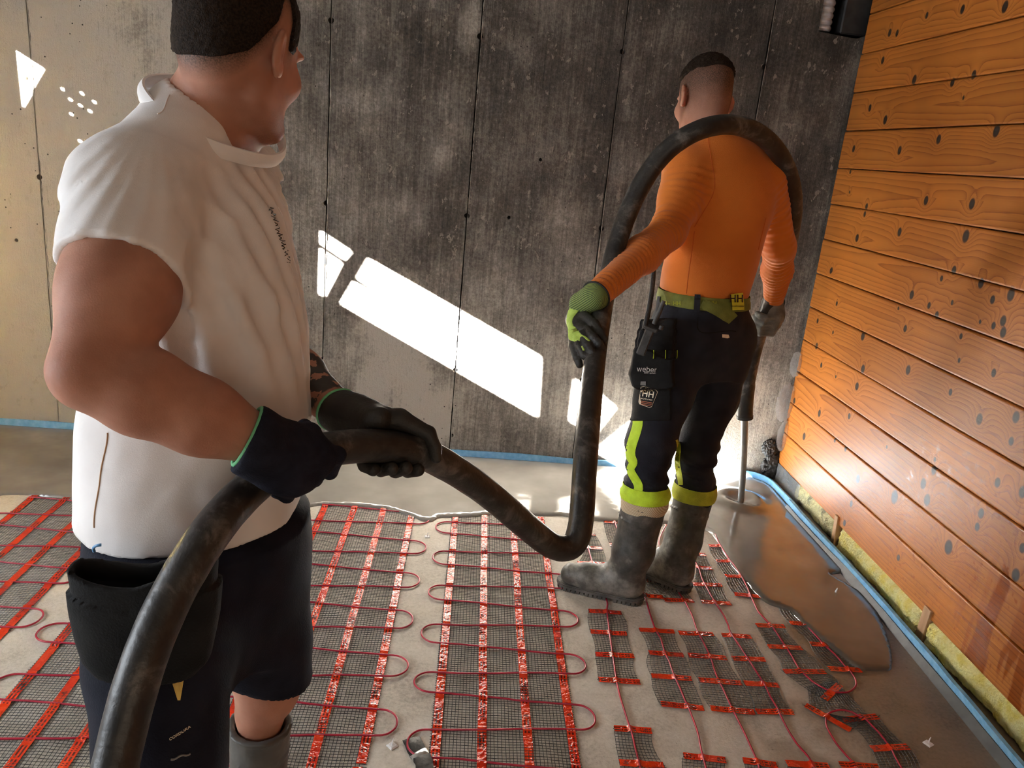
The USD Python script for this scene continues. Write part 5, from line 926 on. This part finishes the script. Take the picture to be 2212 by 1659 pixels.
def hair2(p):
    q = H2.q(p); hu = .052 - .05 * np.clip(q[:, 1], -.1, .1); return smax(smax(H2.skull(p) - .004 - .006 * noise(p * 170, 3), -(q[:, 2] - hu - .01 * (noise(p * 60, 2) - .5)) * .8, .004), -H2.ears(p) - .004, .003)
rest(None, 'hair', hair2, H2.o - .14, H2.o + .15, .004, hair_mat, man2)
for s in (-1, 1):
    e = trimesh.creation.icosphere(2, .0118); e.apply_translation(H2.w(np.array([s * .031, .078, 0.]))); obj('eye', e, eye_mat, man2, smooth=True)
def along(p, a, b):
    a, b = np.asarray(a), np.asarray(b); t = (p - a) @ (b - a) / ((b - a) @ (b - a)); return t, np.linalg.norm(b - a)
def rings2(p):
    out = 0
    for a, b, amp, per in ((m2l, e2l, .0022, .019), (e2l, w2l, .0030, .0155), (s2l, m2l, .0018, .021), (e2r, w2r, .0026, .017), (s2r, e2r, .0012, .022)):
        t, L = along(p, a, b); m_ = np.clip((t + .02) / .1, 0, 1) * np.clip((1.06 - t) / .1, 0, 1); near = np.clip((.11 - np.linalg.norm(p - a - np.clip(t, 0, 1)[:, None] * (b - a), axis=1)) / .02, 0, 1)
        out = out + amp * m_ * near * np.sin((t * L + .02 * (noise(p * 12, 3) - .5) + .10 * ((p - a) @ np.array([0.5, -.7, .5]))) / per * 6.28) * np.clip(noise(p * 17, 5) * 2 - .35, .12, 1)
    return out
def shirt2(p):
    d = smin(torso2(p) - .002, seg(p, nk2a + [0, 0, -.02], s2l, .062, .066), .04); d = smin(d, seg(p, nk2a + [0, 0, -.02], s2r, .062, .062), .04); d = smin(d, arms2(p, .002), .03)
    d = d + .009 * (fbm(p * np.array([8, 8, 4]), 3, 6) - .5) + rings2(p)
    z0 = aty(1520, 640, 2.46)[2]; waist = z0 - .004 + .004 * np.sin(p[:, 0] * 60); d = smax(d, np.where(np.abs((p - [0.87, 2.56, 0]) @ [1, 0, 0]) < .22, waist - p[:, 2], -1) * (torso2(p) < .02) + (torso2(p) >= .02) * -1.0, .002)
    uL, uR = unit(w2l - e2l), unit(w2r - e2r); d = smax(d, plane(p, w2l + uL * .008, uL) - 2.0 * (np.linalg.norm(p - w2l, axis=1) > .10), .003); d = smax(d, plane(p, w2r + uR * .004, uR) - 2.0 * (np.linalg.norm(p - w2r, axis=1) > .10), .003)
    return smax(d, -(seg(p, nk2a, nk2b, .063, .06)), .004)
rest(None, 'orange_shirt', shirt2, [0.16, 2.0, 1.0], [1.32, 3.0, 1.68], .0052, orange_knit, man2)
def seam_line(pts, name='shirt_seam', r=.0011, field=shirt2, mat=seam_orange, par=man2):
    obj(name, tube(march(catmull(np.array(pts, float), 6), field), r, 6), mat, par, smooth=60)
seam_line([(1530, 293), (1534, 330), (1543, 380), (1543, 410), (1530, 440), (1512, 470), (1500, 490)])
seam_line([(1500, 500), (1492, 560), (1486, 600), (1483, 634)])
seam_line([(1655, 470), (1645, 510), (1638, 540)])
# trousers
def trousers2(p):
    hip = loft(p, [hl[2] - .12, hl[2] - .03, hl[2] + .06, c2[0, 2] + .02, c2[1, 2] + .012], [aty(1516, 745, 2.56)[:2], aty(1517, 725, 2.56)[:2], aty(1518, 700, 2.56)[:2], c2[0, :2], c2[1, :2]], [.150, .160, .160, .157, .152], [.11, .125, .125, .122, .116], math.radians(104), 2.2)
    d = smin(hip, legs2(p), .05); kz = np.clip(1 - np.abs(p[:, 2] - .47) / .16, 0, 1)
    d = d + .012 * (fbm(p * np.array([10, 10, 6]), 3, 9) - .5) + .0055 * kz * np.sin(p[:, 2] * 105 + 5 * noise(p * 8, 2) + (p[:, 0] - .7) * 30)
    return smax(d, p[:, 2] - (c2[1, 2] + .010), .006)
rest(None, 'work_trousers', trousers2, [0.45, 2.25, .25], [1.2, 2.95, 1.2], .0065, navy_trousers, man2)
def on_cloth(x, y, field=trousers2): return march([(x, y)], field)[0]
def strip_on(pts, width, mat, name, field=trousers2, t=.002, seg_n=5, label=None):
    """A strip of cloth laid on the surface along pixel-measured points (x, y, half width in picture units)."""
    P = catmull(np.array([(x, y) for x, y in pts], float), seg_n); T = np.gradient(P, axis=0); T /= np.linalg.norm(T, axis=1, keepdims=True); N = np.stack([-T[:, 1], T[:, 0]], 1)
    w = np.interp(np.linspace(0, 1, len(P)), np.linspace(0, 1, len(np.atleast_1d(width))), np.atleast_1d(width)); s = np.linspace(-1, 1, 7)
    G = march((P[:, None] + N[:, None] * w[:, None, None] * s[None, :, None]).reshape(-1, 2), field).reshape(len(P), 7, 3); D = CAM - G; D /= np.linalg.norm(D, axis=2, keepdims=True)
    return obj(name, sheet(G, D, t), mat, man2, smooth=50, label=label)
strip_on([(1376, 905), (1371, 940), (1362, 985), (1368, 1000), (1362, 1012), (1372, 1035), (1378, 1060)], [11, 11, 10.5, 9, 8.5, 9, 10], hi_vis, 'leg_stripe', label='yellow-green stripe down the side of the leg')
strip_on([(1462, 950), (1466, 972), (1463, 995), (1467, 1025), (1470, 1048)], [3, 5, 6, 6, 5], hi_vis_dirty, 'leg_stripe')
def band(T, r, z0, z1, tilt, field, mat, name, nr=44, off=.0035, ctr=None, **kw):
    """A band of cloth round a leg or the waist, pressed on to the surface."""
    an = np.linspace(0, 2 * np.pi, nr, endpoint=True); zz = np.linspace(z0, z1, 5); G = np.zeros((nr, 5, 3)); N = np.zeros_like(G)
    nn = np.stack([np.cos(an), np.sin(an), 0 * an], 1); N[:] = nn[:, None]; Q = np.zeros((nr, 5, 3)); Q[..., :2] = T[:2]; Q[..., 2] = zz[None] + (tilt[0] * nn[:, 0] + tilt[1] * nn[:, 1])[:, None]; Q = Q + N * (r + .05); Q = Q.reshape(-1, 3); NN = N.reshape(-1, 3)
    for _ in range(70): Q = Q - NN * (np.clip(field(Q) - off, 0, .02) * .7)[:, None] * (np.linalg.norm((Q - T)[:, :2], axis=1) > .02)[:, None]
    G = Q.reshape(nr, 5, 3)
    return obj(name, sheet(G, N, .002), mat, man2, smooth=50, **kw)
zl = T2l[2]; band(T2l + [0, 0, 0], .08, zl + .012, zl + .066, (0.0, -.010), trousers2, hi_vis, 'cuff_band', label='bright yellow-green band above the nearer boot')
band(T2l, .08, zl - .03, zl + .013, (0.0, -.008), trousers2, reflective, 'reflective_band', label='striped reflective band above the nearer boot')
band(T2r, .08, T2r[2] - .01, T2r[2] + .046, (.0, -.004), trousers2, hi_vis_dirty, 'cuff_band', label='dull yellow band above the further boot')
# belt, loops, tag and tail
zb_ = aty(1516, 655, 2.45)[2]; WC = np.array([*c2[1, :2], zb_])
band(WC, .16, zb_ - .020, zb_ + .020, (0.0, 0.0), lambda p: np.minimum(trousers2(p), torso2(p)), belt_mat, 'belt', nr=72, off=.004)
fb = lambda p: np.minimum(trousers2(p), torso2(p)) - .008
strip_on([(1507, 636), (1506, 655), (1505, 675)], 6.5, navy_trousers, 'belt_loop', fb, .003); strip_on([(1423, 640), (1421, 655), (1420, 672)], 3, navy_trousers, 'belt_loop', fb, .003)
strip_on([(1516, 655), (1545, 668), (1570, 680), (1584, 691)], [10, 12, 15, 13], belt_mat, 'belt_tail', fb, .003, label='loose end of the belt hanging down')
ft = lambda p: np.minimum(trousers2(p), torso2(p)) - .013
strip_on([(1592, 634), (1594, 652), (1595, 670)], 13, label_yellow, 'belt_tag', ft, .0015, label='yellow tag on the belt')
def px_text(x, y, text, hpx, mat, name, field, bold=False, rot=0.0, off=.001):
    o = on_cloth(x, y, field); hgt = hpx * np.linalg.norm(o - CAM) / FPX; r = unit(ROT @ [math.cos(rot), math.sin(rot), 0]); up = unit(ROT @ [math.sin(rot), -math.cos(rot), 0])
    t = meshkit.text_mesh(text, hgt, .0006, bold); P = np.array(t.vertices); P[:, :2] -= (P[:, :2].max(0) + P[:, :2].min(0)) / 2; d = unit(o - CAM); W = o + P[:, :1] * r + P[:, 1:2] * up - d * .012
    for _ in range(14): W = W + d * np.clip(field(W) - off, -.004, .004)[:, None] * .8
    obj(name, (W - d * (P[:, 2:3] + .0002), t.faces), mat, man2)
ft2 = lambda p: ft(p) - .0015
px_text(1591, 645, 'HH', 15, print_black, 'tag_print', ft2, True); px_text(1594, 661, 'workwear', 4.2, print_black, 'tag_print', ft2)
for x in (1440, 1462, 1540): px_text(x, 655, 'HH' if x != 1440 else 'H-', 8, hi_vis_dirty, 'belt_print', lambda p: fb(p) + .0015, True)
# the black hanging pocket on his left thigh, with pen loops and printing
pk = aty(1412, 765, 2.385); kd = unit(ray(1412, 765)); kx = unit(ROT @ [1, -.03, 0]); kx = unit(kx - kd * (kx @ kd)); ky = np.cross(kx, kd); ky = ky if ky[2] > 0 else -ky
def pocket2(p):
    q = p - pk; x, y, z = q @ kx, q @ kd, q @ ky; L = np.interp(z, [-.12, -.10, -.06, .0, .06, .11], [-.045, -.07, -.082, -.066, -.052, -.036]); Rr = np.interp(z, [-.12, -.10, -.03, .11], [.045, .066, .066, .076])
    d = np.maximum(np.maximum(L - x, x - Rr), np.abs(y) - .024 - .012 * np.clip(1 - (z + .05) ** 2 / .004, 0, 1)); d = np.maximum(d, np.abs(z) - .112); d = smax(d, np.abs(y) + .4 * np.maximum(np.maximum(L - x, x - Rr), -.02) - .02, .02)
    d = d + .007 * (fbm(p * 16, 3, 4) - .5) + .0016 * np.sin(z * 190 + x * 60) * (z > .01)
    step = .006 * np.clip((z - .002 + .02 * np.sin(x * 30)) / .002, 0, 1); return d + step * (y < 0)
rest(None, 'hanging_pocket', pocket2, pk - .16, pk + .16, .0045, black_cloth, man2)
fp2 = lambda p: np.minimum(pocket2(p), trousers2(p))
for x in (1402, 1428, 1453):
    strip_on([(x, 757), (x - 1, 766), (x - 1, 775)], 10, black_cloth, 'pen_loop', fp2, .006); strip_on([(x + 10, 756), (x + 10, 766), (x + 9, 775)], .8, hi_vis, 'loop_edge', lambda p: fp2(p) - .006, .001)
px_text(1397, 798, 'weber', 10.5, print_white, 'pocket_print', fp2, False, .06); px_text(1404, 806, 'saint-gobain', 3.0, print_white, 'pocket_print', fp2, False, .06)
# thigh pocket with the sewn label
tk = on_cloth(1405, 868); td = unit(ray(1405, 868)); tx = unit(kx - td * (kx @ td)); ty_ = np.cross(tx, td); ty_ = ty_ if ty_[2] > 0 else -ty_
def thigh_pocket(p):
    q = p - tk; x, y, z = q @ tx, q @ td, q @ ty_; L = np.interp(z, [-.055, .075], [-.077, -.047]); Rr = np.interp(z, [-.055, .075], [.066, .066])
    return smax(np.maximum(np.abs(trousers2(p)) - .008, -1), np.maximum(np.maximum(L - x, x - Rr), np.maximum(-.062 - z, z - .09)), .006) + np.where(y > .06, 1.0, 0)
rest(None, 'thigh_pocket', thigh_pocket, tk - .13, tk + .13, .004, black_cloth, man2)
ftp = lambda p: np.minimum(thigh_pocket(p), np.minimum(trousers2(p), pocket2(p)))
def px_poly(pts, mat, name, field, t=.0012, off=.0008):
    P = march(pts, field); o = P.mean(0); d = unit(o - CAM); r = unit(ROT @ [1, 0, 0] - d * ((ROT @ [1, 0, 0]) @ d)); up = np.cross(r, d); up = up if up[2] > 0 else -up
    q = np.stack([(P - o) @ r, (P - o) @ up], 1); g = m3.Manifold(m3.Mesh(*[np.asarray(a, b) for a, b in zip(extrude(sg.Polygon(q).buffer(0), 0, t), (np.float32, np.uint32))])).refine_to_length(.006).to_mesh(); v = np.array(g.vert_properties[:, :3]); W = o + v[:, :1] * r + v[:, 1:2] * up - d * .012
    for _ in range(14): W = W + d * np.clip(field(W) - off, -.004, .004)[:, None] * .8
    obj(name, (W - d * v[:, 2:3], g.tri_verts), mat, man2)
lab = [(1384, 836), (1390, 834), (1418, 842), (1421, 847), (1408, 879), (1403, 881), (1381, 873), (1379, 868)]
px_poly(lab, print_cream, 'sewn_label', ftp, .0008, .0006); cx_, cy_ = np.mean(lab, 0); px_poly([(cx_ + (x - cx_) * .94, cy_ + (y - cy_) * .95) for x, y in lab], black_cloth, 'sewn_label', ftp, .0010, .0017)
px_text(1400, 851, 'HH', 13, print_cream, 'label_print', ftp, True, .16, .0030); px_text(1397, 862, 'workwear', 4.0, print_cream, 'label_print', ftp, False, .16, .0030)
for i in range(3): px_poly([(1385 - i, 865.5 + i * 3.2), (1409 - i * 1.2, 870 + i * 3.2), (1408.6 - i * 1.2, 871.4 + i * 3.2), (1384.6 - i, 866.9 + i * 3.2)], print_rust, 'label_print', ftp, .0005, .0030)
px_poly([(1384, 824), (1395, 824), (1395, 833), (1383, 832)], pipe_grey, 'grey_patch', ftp)
px_poly([(1560, 722), (1574, 723), (1576, 729), (1572, 731), (1560, 729)], print_cream, 'pocket_flap_tab', trousers2)
strip_on([(1508, 685), (1506, 700), (1512, 716), (1545, 718), (1590, 716)], 1.0, black_cloth, 'back_pocket_seam', trousers2, .002)
# boots
for T, A, d_, cls in ((T2l, A2l, d2l, 0), (T2r, A2r, d2r, 1)):
    f = boot_field(T, A, d_, .078 if cls == 0 else .072, .205); V, F = surfnet(f, [A[0] - .32, A[1] - .15, 0], [A[0] + .16, A[1] + .3, T[2] + .04], .006)
    obj('rubber_boot', (V, F), boot_rubber, man2, smooth=True); obj('boot_sole', boot_sole(A, d_, .205), sole_mat, man2)
# left glove on the hose: green back, dark coated fingers, ribbed cuff
uL = unit(w2l - e2l); K = lambda x, y, dep: at(x, y, dep + .085 * min(max((y - 660) / 30, 0), 1))
hA, ha = hose_at(1290, 740); dz_ = 2.03
wl2 = K(1262, 655, 2.20); palm = [K(1250, 690, 2.12), K(1262, 715, 2.03), K(1245, 715, 2.05)]
fing = [[K(1268, 712, 2.00), K(1282, 728, 1.96), K(1294, 742, 1.95), K(1303, 752, 1.965)], [K(1258, 722, 1.99), K(1270, 745, 1.955), K(1281, 762, 1.95), K(1288, 768, 1.955)], [K(1248, 726, 2.0), K(1252, 748, 1.97), K(1262, 768, 1.96), K(1274, 772, 1.95)], [K(1238, 722, 2.02), K(1238, 748, 2.0), K(1246, 772, 1.98), K(1252, 788, 1.975)]]
th2 = [K(1262, 685, 2.08), K(1284, 700, 2.02), K(1297, 718, 1.985), K(1306, 732, 1.975)]
def hand_l(p):
    d = smin(chain(p, [wl2, palm[0], palm[1]], [.030, .030, .020], .02), chain(p, [palm[0], palm[2]], [.028, .022], .02), .02)
    for f in fing: d = smin(d, chain(p, f, [.0125, .0118, .011, .0095], .003), .006)
    return smin(d, chain(p, th2, [.017, .0135, .012, .010], .004), .008)
def green_zone(p):                                         # the knitted back of the glove, a band along the outer side and a finger or two
    g = chain(p, [K(1238, 668, 2.16), K(1230, 700, 2.08), K(1236, 722, 2.0), K(1240, 738, 1.97)], [.022, .016, .012, .005], .02); g = smin(g, seg(p, K(1236, 712, 2.02), K(1272, 736, 1.95), .012, .004), .006); return smin(g, seg(p, K(1240, 715, 2.0), K(1262, 758, 1.95), .010, .003), .006)
bl, bh = K(1265, 715, 2.04) - .16, K(1265, 715, 2.04) + .17
rest(None, 'glove', lambda p: smax(hand_l(p), plane(p, wl2, -unit(palm[0] - wl2)), .003), bl, bh, .0036, glove_coat, man2, label='dark coated palm and fingers of the glove')
rest(None, 'glove_back', lambda p: smax(hand_l(p) - .0013, green_zone(p), .002), bl, bh, .0034, glove_green, man2, label='lime green knitted back of the glove')
cuf = lambda p: smax(smin(seg(p, w2l, wl2, .040, .037), seg(p, wl2, palm[0], .037, .033), .02), np.maximum(plane(p, w2l + uL * -.004, -uL), plane(p, wl2 * .45 + palm[0] * .55, palm[0] - wl2)), .003)
cx2 = unit(wl2 - w2l); cn2 = unit(np.cross(cx2, [0.3, -.9, 0.2])); cm2 = np.cross(cx2, cn2)
rest(None, 'glove_cuff', cuf, bl, bh, .004, glove_rib, man2, attr=lambda V: {'rib': np.arctan2((V - w2l) @ cn2, (V - w2l) @ cm2) * 44 / 6.283}, label='ribbed green cuff')
rc = [w2l + uL * .002 + .0415 * (math.cos(t) * unit(np.cross(uL, [0, 0, 1])) + math.sin(t) * np.cross(uL, unit(np.cross(uL, [0, 0, 1])))) for t in an]; obj('cuff_edge', tube(np.array(rc), .0028, 8, caps=False), cuff_black, man2, smooth=60)
# right glove, closed on the hanging end of the hose
rA, ra = hose_at(1652, 684); g3 = grip(rA, ra, [0.75, -0.6, 0.15], 1, HR, w2r + (rA - w2r) * .15, (.045, .022, 0.0, -.022), thumb_at=.03, rf=.0118, wr=.042)
uR = unit(w2r - e2r)
rest(None, 'glove', lambda p: smin(g3(p), seg(p, w2r + uR * .03, rA + [.03, -.02, .02], .034, .03), .02), rA - .16, rA + .16, .004, glove_grey, man2, label='grey glove on the hanging end of the hose')
rest(None, 'glove_cuff', lambda p: smax(seg(p, w2r, w2r + uR * .055, .037, .036), np.abs((p - w2r) @ uR - .024) - .022, .003), w2r - .1, w2r + .1, .004, glove_rib, man2, attr=lambda V: {'rib': (V - w2r) @ uR * 180})
rc = [w2r + uR * .003 + .039 * (math.cos(t) * unit(np.cross(uR, [0, 1, 0])) + math.sin(t) * np.cross(uR, unit(np.cross(uR, [0, 1, 0])))) for t in an]; obj('cuff_edge', tube(np.array(rc), .0026, 8, caps=False), cuff_black, man2, smooth=60)
# two-way radio in the hanging pocket, with its coiled lead
def rp(x, y, dep=2.33): return aty(x, y, dep)
o = rp(1408, 725, 2.325); ra_dir = unit(rp(1432, 655) - rp(1392, 757)); sx_ = unit(np.cross(ra_dir, kd)); radio = thing('two_way_radio', 'dark two-way radio with a stubby antenna in the pocket of the man in orange', 'radio', o)
def rbox(c, hx, hy, hz, cc, n): b = chamfer_box([-hx, -hy, -hz], [hx, hy, hz], cc).to_mesh(); v = np.array(b.vert_properties[:, :3]); obj(n, (c + v[:, :1] * sx_ + v[:, 1:2] * kd + v[:, 2:3] * ra_dir, b.tri_verts), radio_grey, radio)
rbox(rp(1394, 738, 2.325), .014, .014, .045, .004, 'radio_body'); rbox(rp(1405, 711, 2.32), .022, .012, .006, .003, 'clip_plate')
obj('antenna', tube([rp(1413, 700, 2.325), rp(1424, 675, 2.325), rp(1434, 650, 2.325)], [.0078, .0072, .0062], 12), radio_grey, radio, smooth=50)
obj('volume_knob', tube([rp(1427, 712, 2.315), rp(1430, 704, 2.315)], .007, 12), radio_grey, radio, smooth=40)
cb_ = catmull([rp(1412, 585, 2.56), rp(1409, 620, 2.5), rp(1404, 655, 2.44), rp(1397, 690, 2.39), rp(1392, 712, 2.36)], 30); tq = np.arange(len(cb_)); T_ = np.gradient(cb_, axis=0); T_ /= np.linalg.norm(T_, axis=1, keepdims=True)
n1 = np.cross(T_, [0, 1.0, 0]); n1 /= np.linalg.norm(n1, axis=1, keepdims=True); n2_ = np.cross(T_, n1); fine = np.linspace(0, len(cb_) - 1, 900); I = lambda a: np.stack([np.interp(fine, tq, a[:, k]) for k in range(3)], 1); ph = np.linspace(0, 2 * np.pi * 62, 900)
ld = thing('coiled_lead', 'coiled black lead hanging beside the hip of the man in orange', 'lead', cb_[60]); obj('coil', tube(I(cb_) + .006 * (np.cos(ph)[:, None] * I(n1) + np.sin(ph)[:, None] * I(n2_)), .0022, 6), membrane, ld, smooth=60)

# crumpled film and mortar lumps where the boards meet the concrete
def crumple(name, c, r, mat, label, cat_, seed, amp=.5, sub=4):
    s = trimesh.creation.icosphere(sub, 1.0); v = np.array(s.vertices); q = v * 3.1 + seed
    k = 1 + amp * (np.abs(fbm(q, 4, seed) - .5) * -2.4 + .45) + amp * .6 * (noise(v * 7 + seed, seed) - .5); obj(name, (np.asarray(c) + v * k[:, None] * np.asarray(r), s.faces), mat, smooth=False if mat is film else True, label=label, cat=cat_, group=None)
crumple('crumpled_film', [1.668, 3.655, .62], [.022, .028, .055], film, 'upper small bunch of crumpled clear film behind the board ends', 'plastic film', 3)
crumple('crumpled_film', [1.655, 3.655, .42], [.038, .028, .085], film, 'large bunch of crumpled clear film behind the board ends', 'plastic film', 5)
crumple('crumpled_film', [1.672, 3.645, .245], [.024, .024, .07], film, 'lowest bunch of crumpled clear film above the black lump', 'plastic film', 8)
crumple('crumpled_film', [1.705, 3.665, 1.05], [.018, .02, .05], film, 'topmost wisp of clear film behind the board ends', 'plastic film', 9)
crumple('black_lump', [1.625, 3.665, .17], [.035, .022, .04], membrane, 'upper black crumpled lump in the corner by the board ends', 'membrane', 11)
crumple('black_lump', [1.66, 3.67, .07], [.05, .022, .06], membrane, 'lower black crumpled lump in the corner above the blue strip', 'membrane', 12)
U, V = np.meshgrid(np.linspace(3.36, 3.64, 24), np.linspace(.008, .1, 12), indexing='ij'); Xf = 1.674 + .010 * (fbm(np.stack([U * 22, V * 22, 0 * U], -1), 3, 4) - .5)
obj('film_sheet', sheet(np.stack([Xf, U, V], -1), np.array([1.0, 0, 0]), .001), film, smooth=False, label='clear film sheet under the boards at the corner', cat='plastic film')

# added unseen lamp for sunlight bounced warm onto the left end of the wall
lp = np.array([-2.66, 2.70, 0.0]); lt = thing('added_lamp', 'added warm lamp on a stand, in place of bounced sunlight on the wall', 'lamp', lp)
for s in (-1, 1): obj('foot', tube([lp + [s * .14, -.1, .012], lp + [s * .14, .1, .012]], .009, 8), membrane, lt); obj('leg', tube([lp + [s * .14, 0, .012], lp + [s * .10, 0, .87]], .009, 8), membrane, lt)
hb_ = chamfer_box([-.10, -.045, -.08], [.10, .045, .08], .012).to_mesh(); hv = np.array(hb_.vert_properties[:, :3]); ca, sa = math.cos(-.75), math.sin(-.75)
R_ = np.array([[ca, -sa, 0], [sa, ca, 0], [0, 0, 1]]); obj('housing', (hv @ R_.T + lp + [0, 0, .95], hb_.tri_verts), label_yellow, lt)
gb = chamfer_box([-.09, .0455, -.07], [.09, .049, .07], .001).to_mesh(); obj('glass', (np.array(gb.vert_properties[:, :3]) @ R_.T + lp + [0, 0, .95], gb.tri_verts), added_lamp_glass, lt, label='glowing front glass')
wl_ = UsdLux.SphereLight.Define(stage, '/World/added_lamp/bulb'); wl_.CreateRadiusAttr(.03); wl_.CreateIntensityAttr(LAMP); wl_.CreateColorAttr(Gf.Vec3f(1, .66, .22)); wl_.AddTranslateOp().Set(Gf.Vec3d(*map(float, R_ @ [0, .09, 0] + [0, 0, .95])))
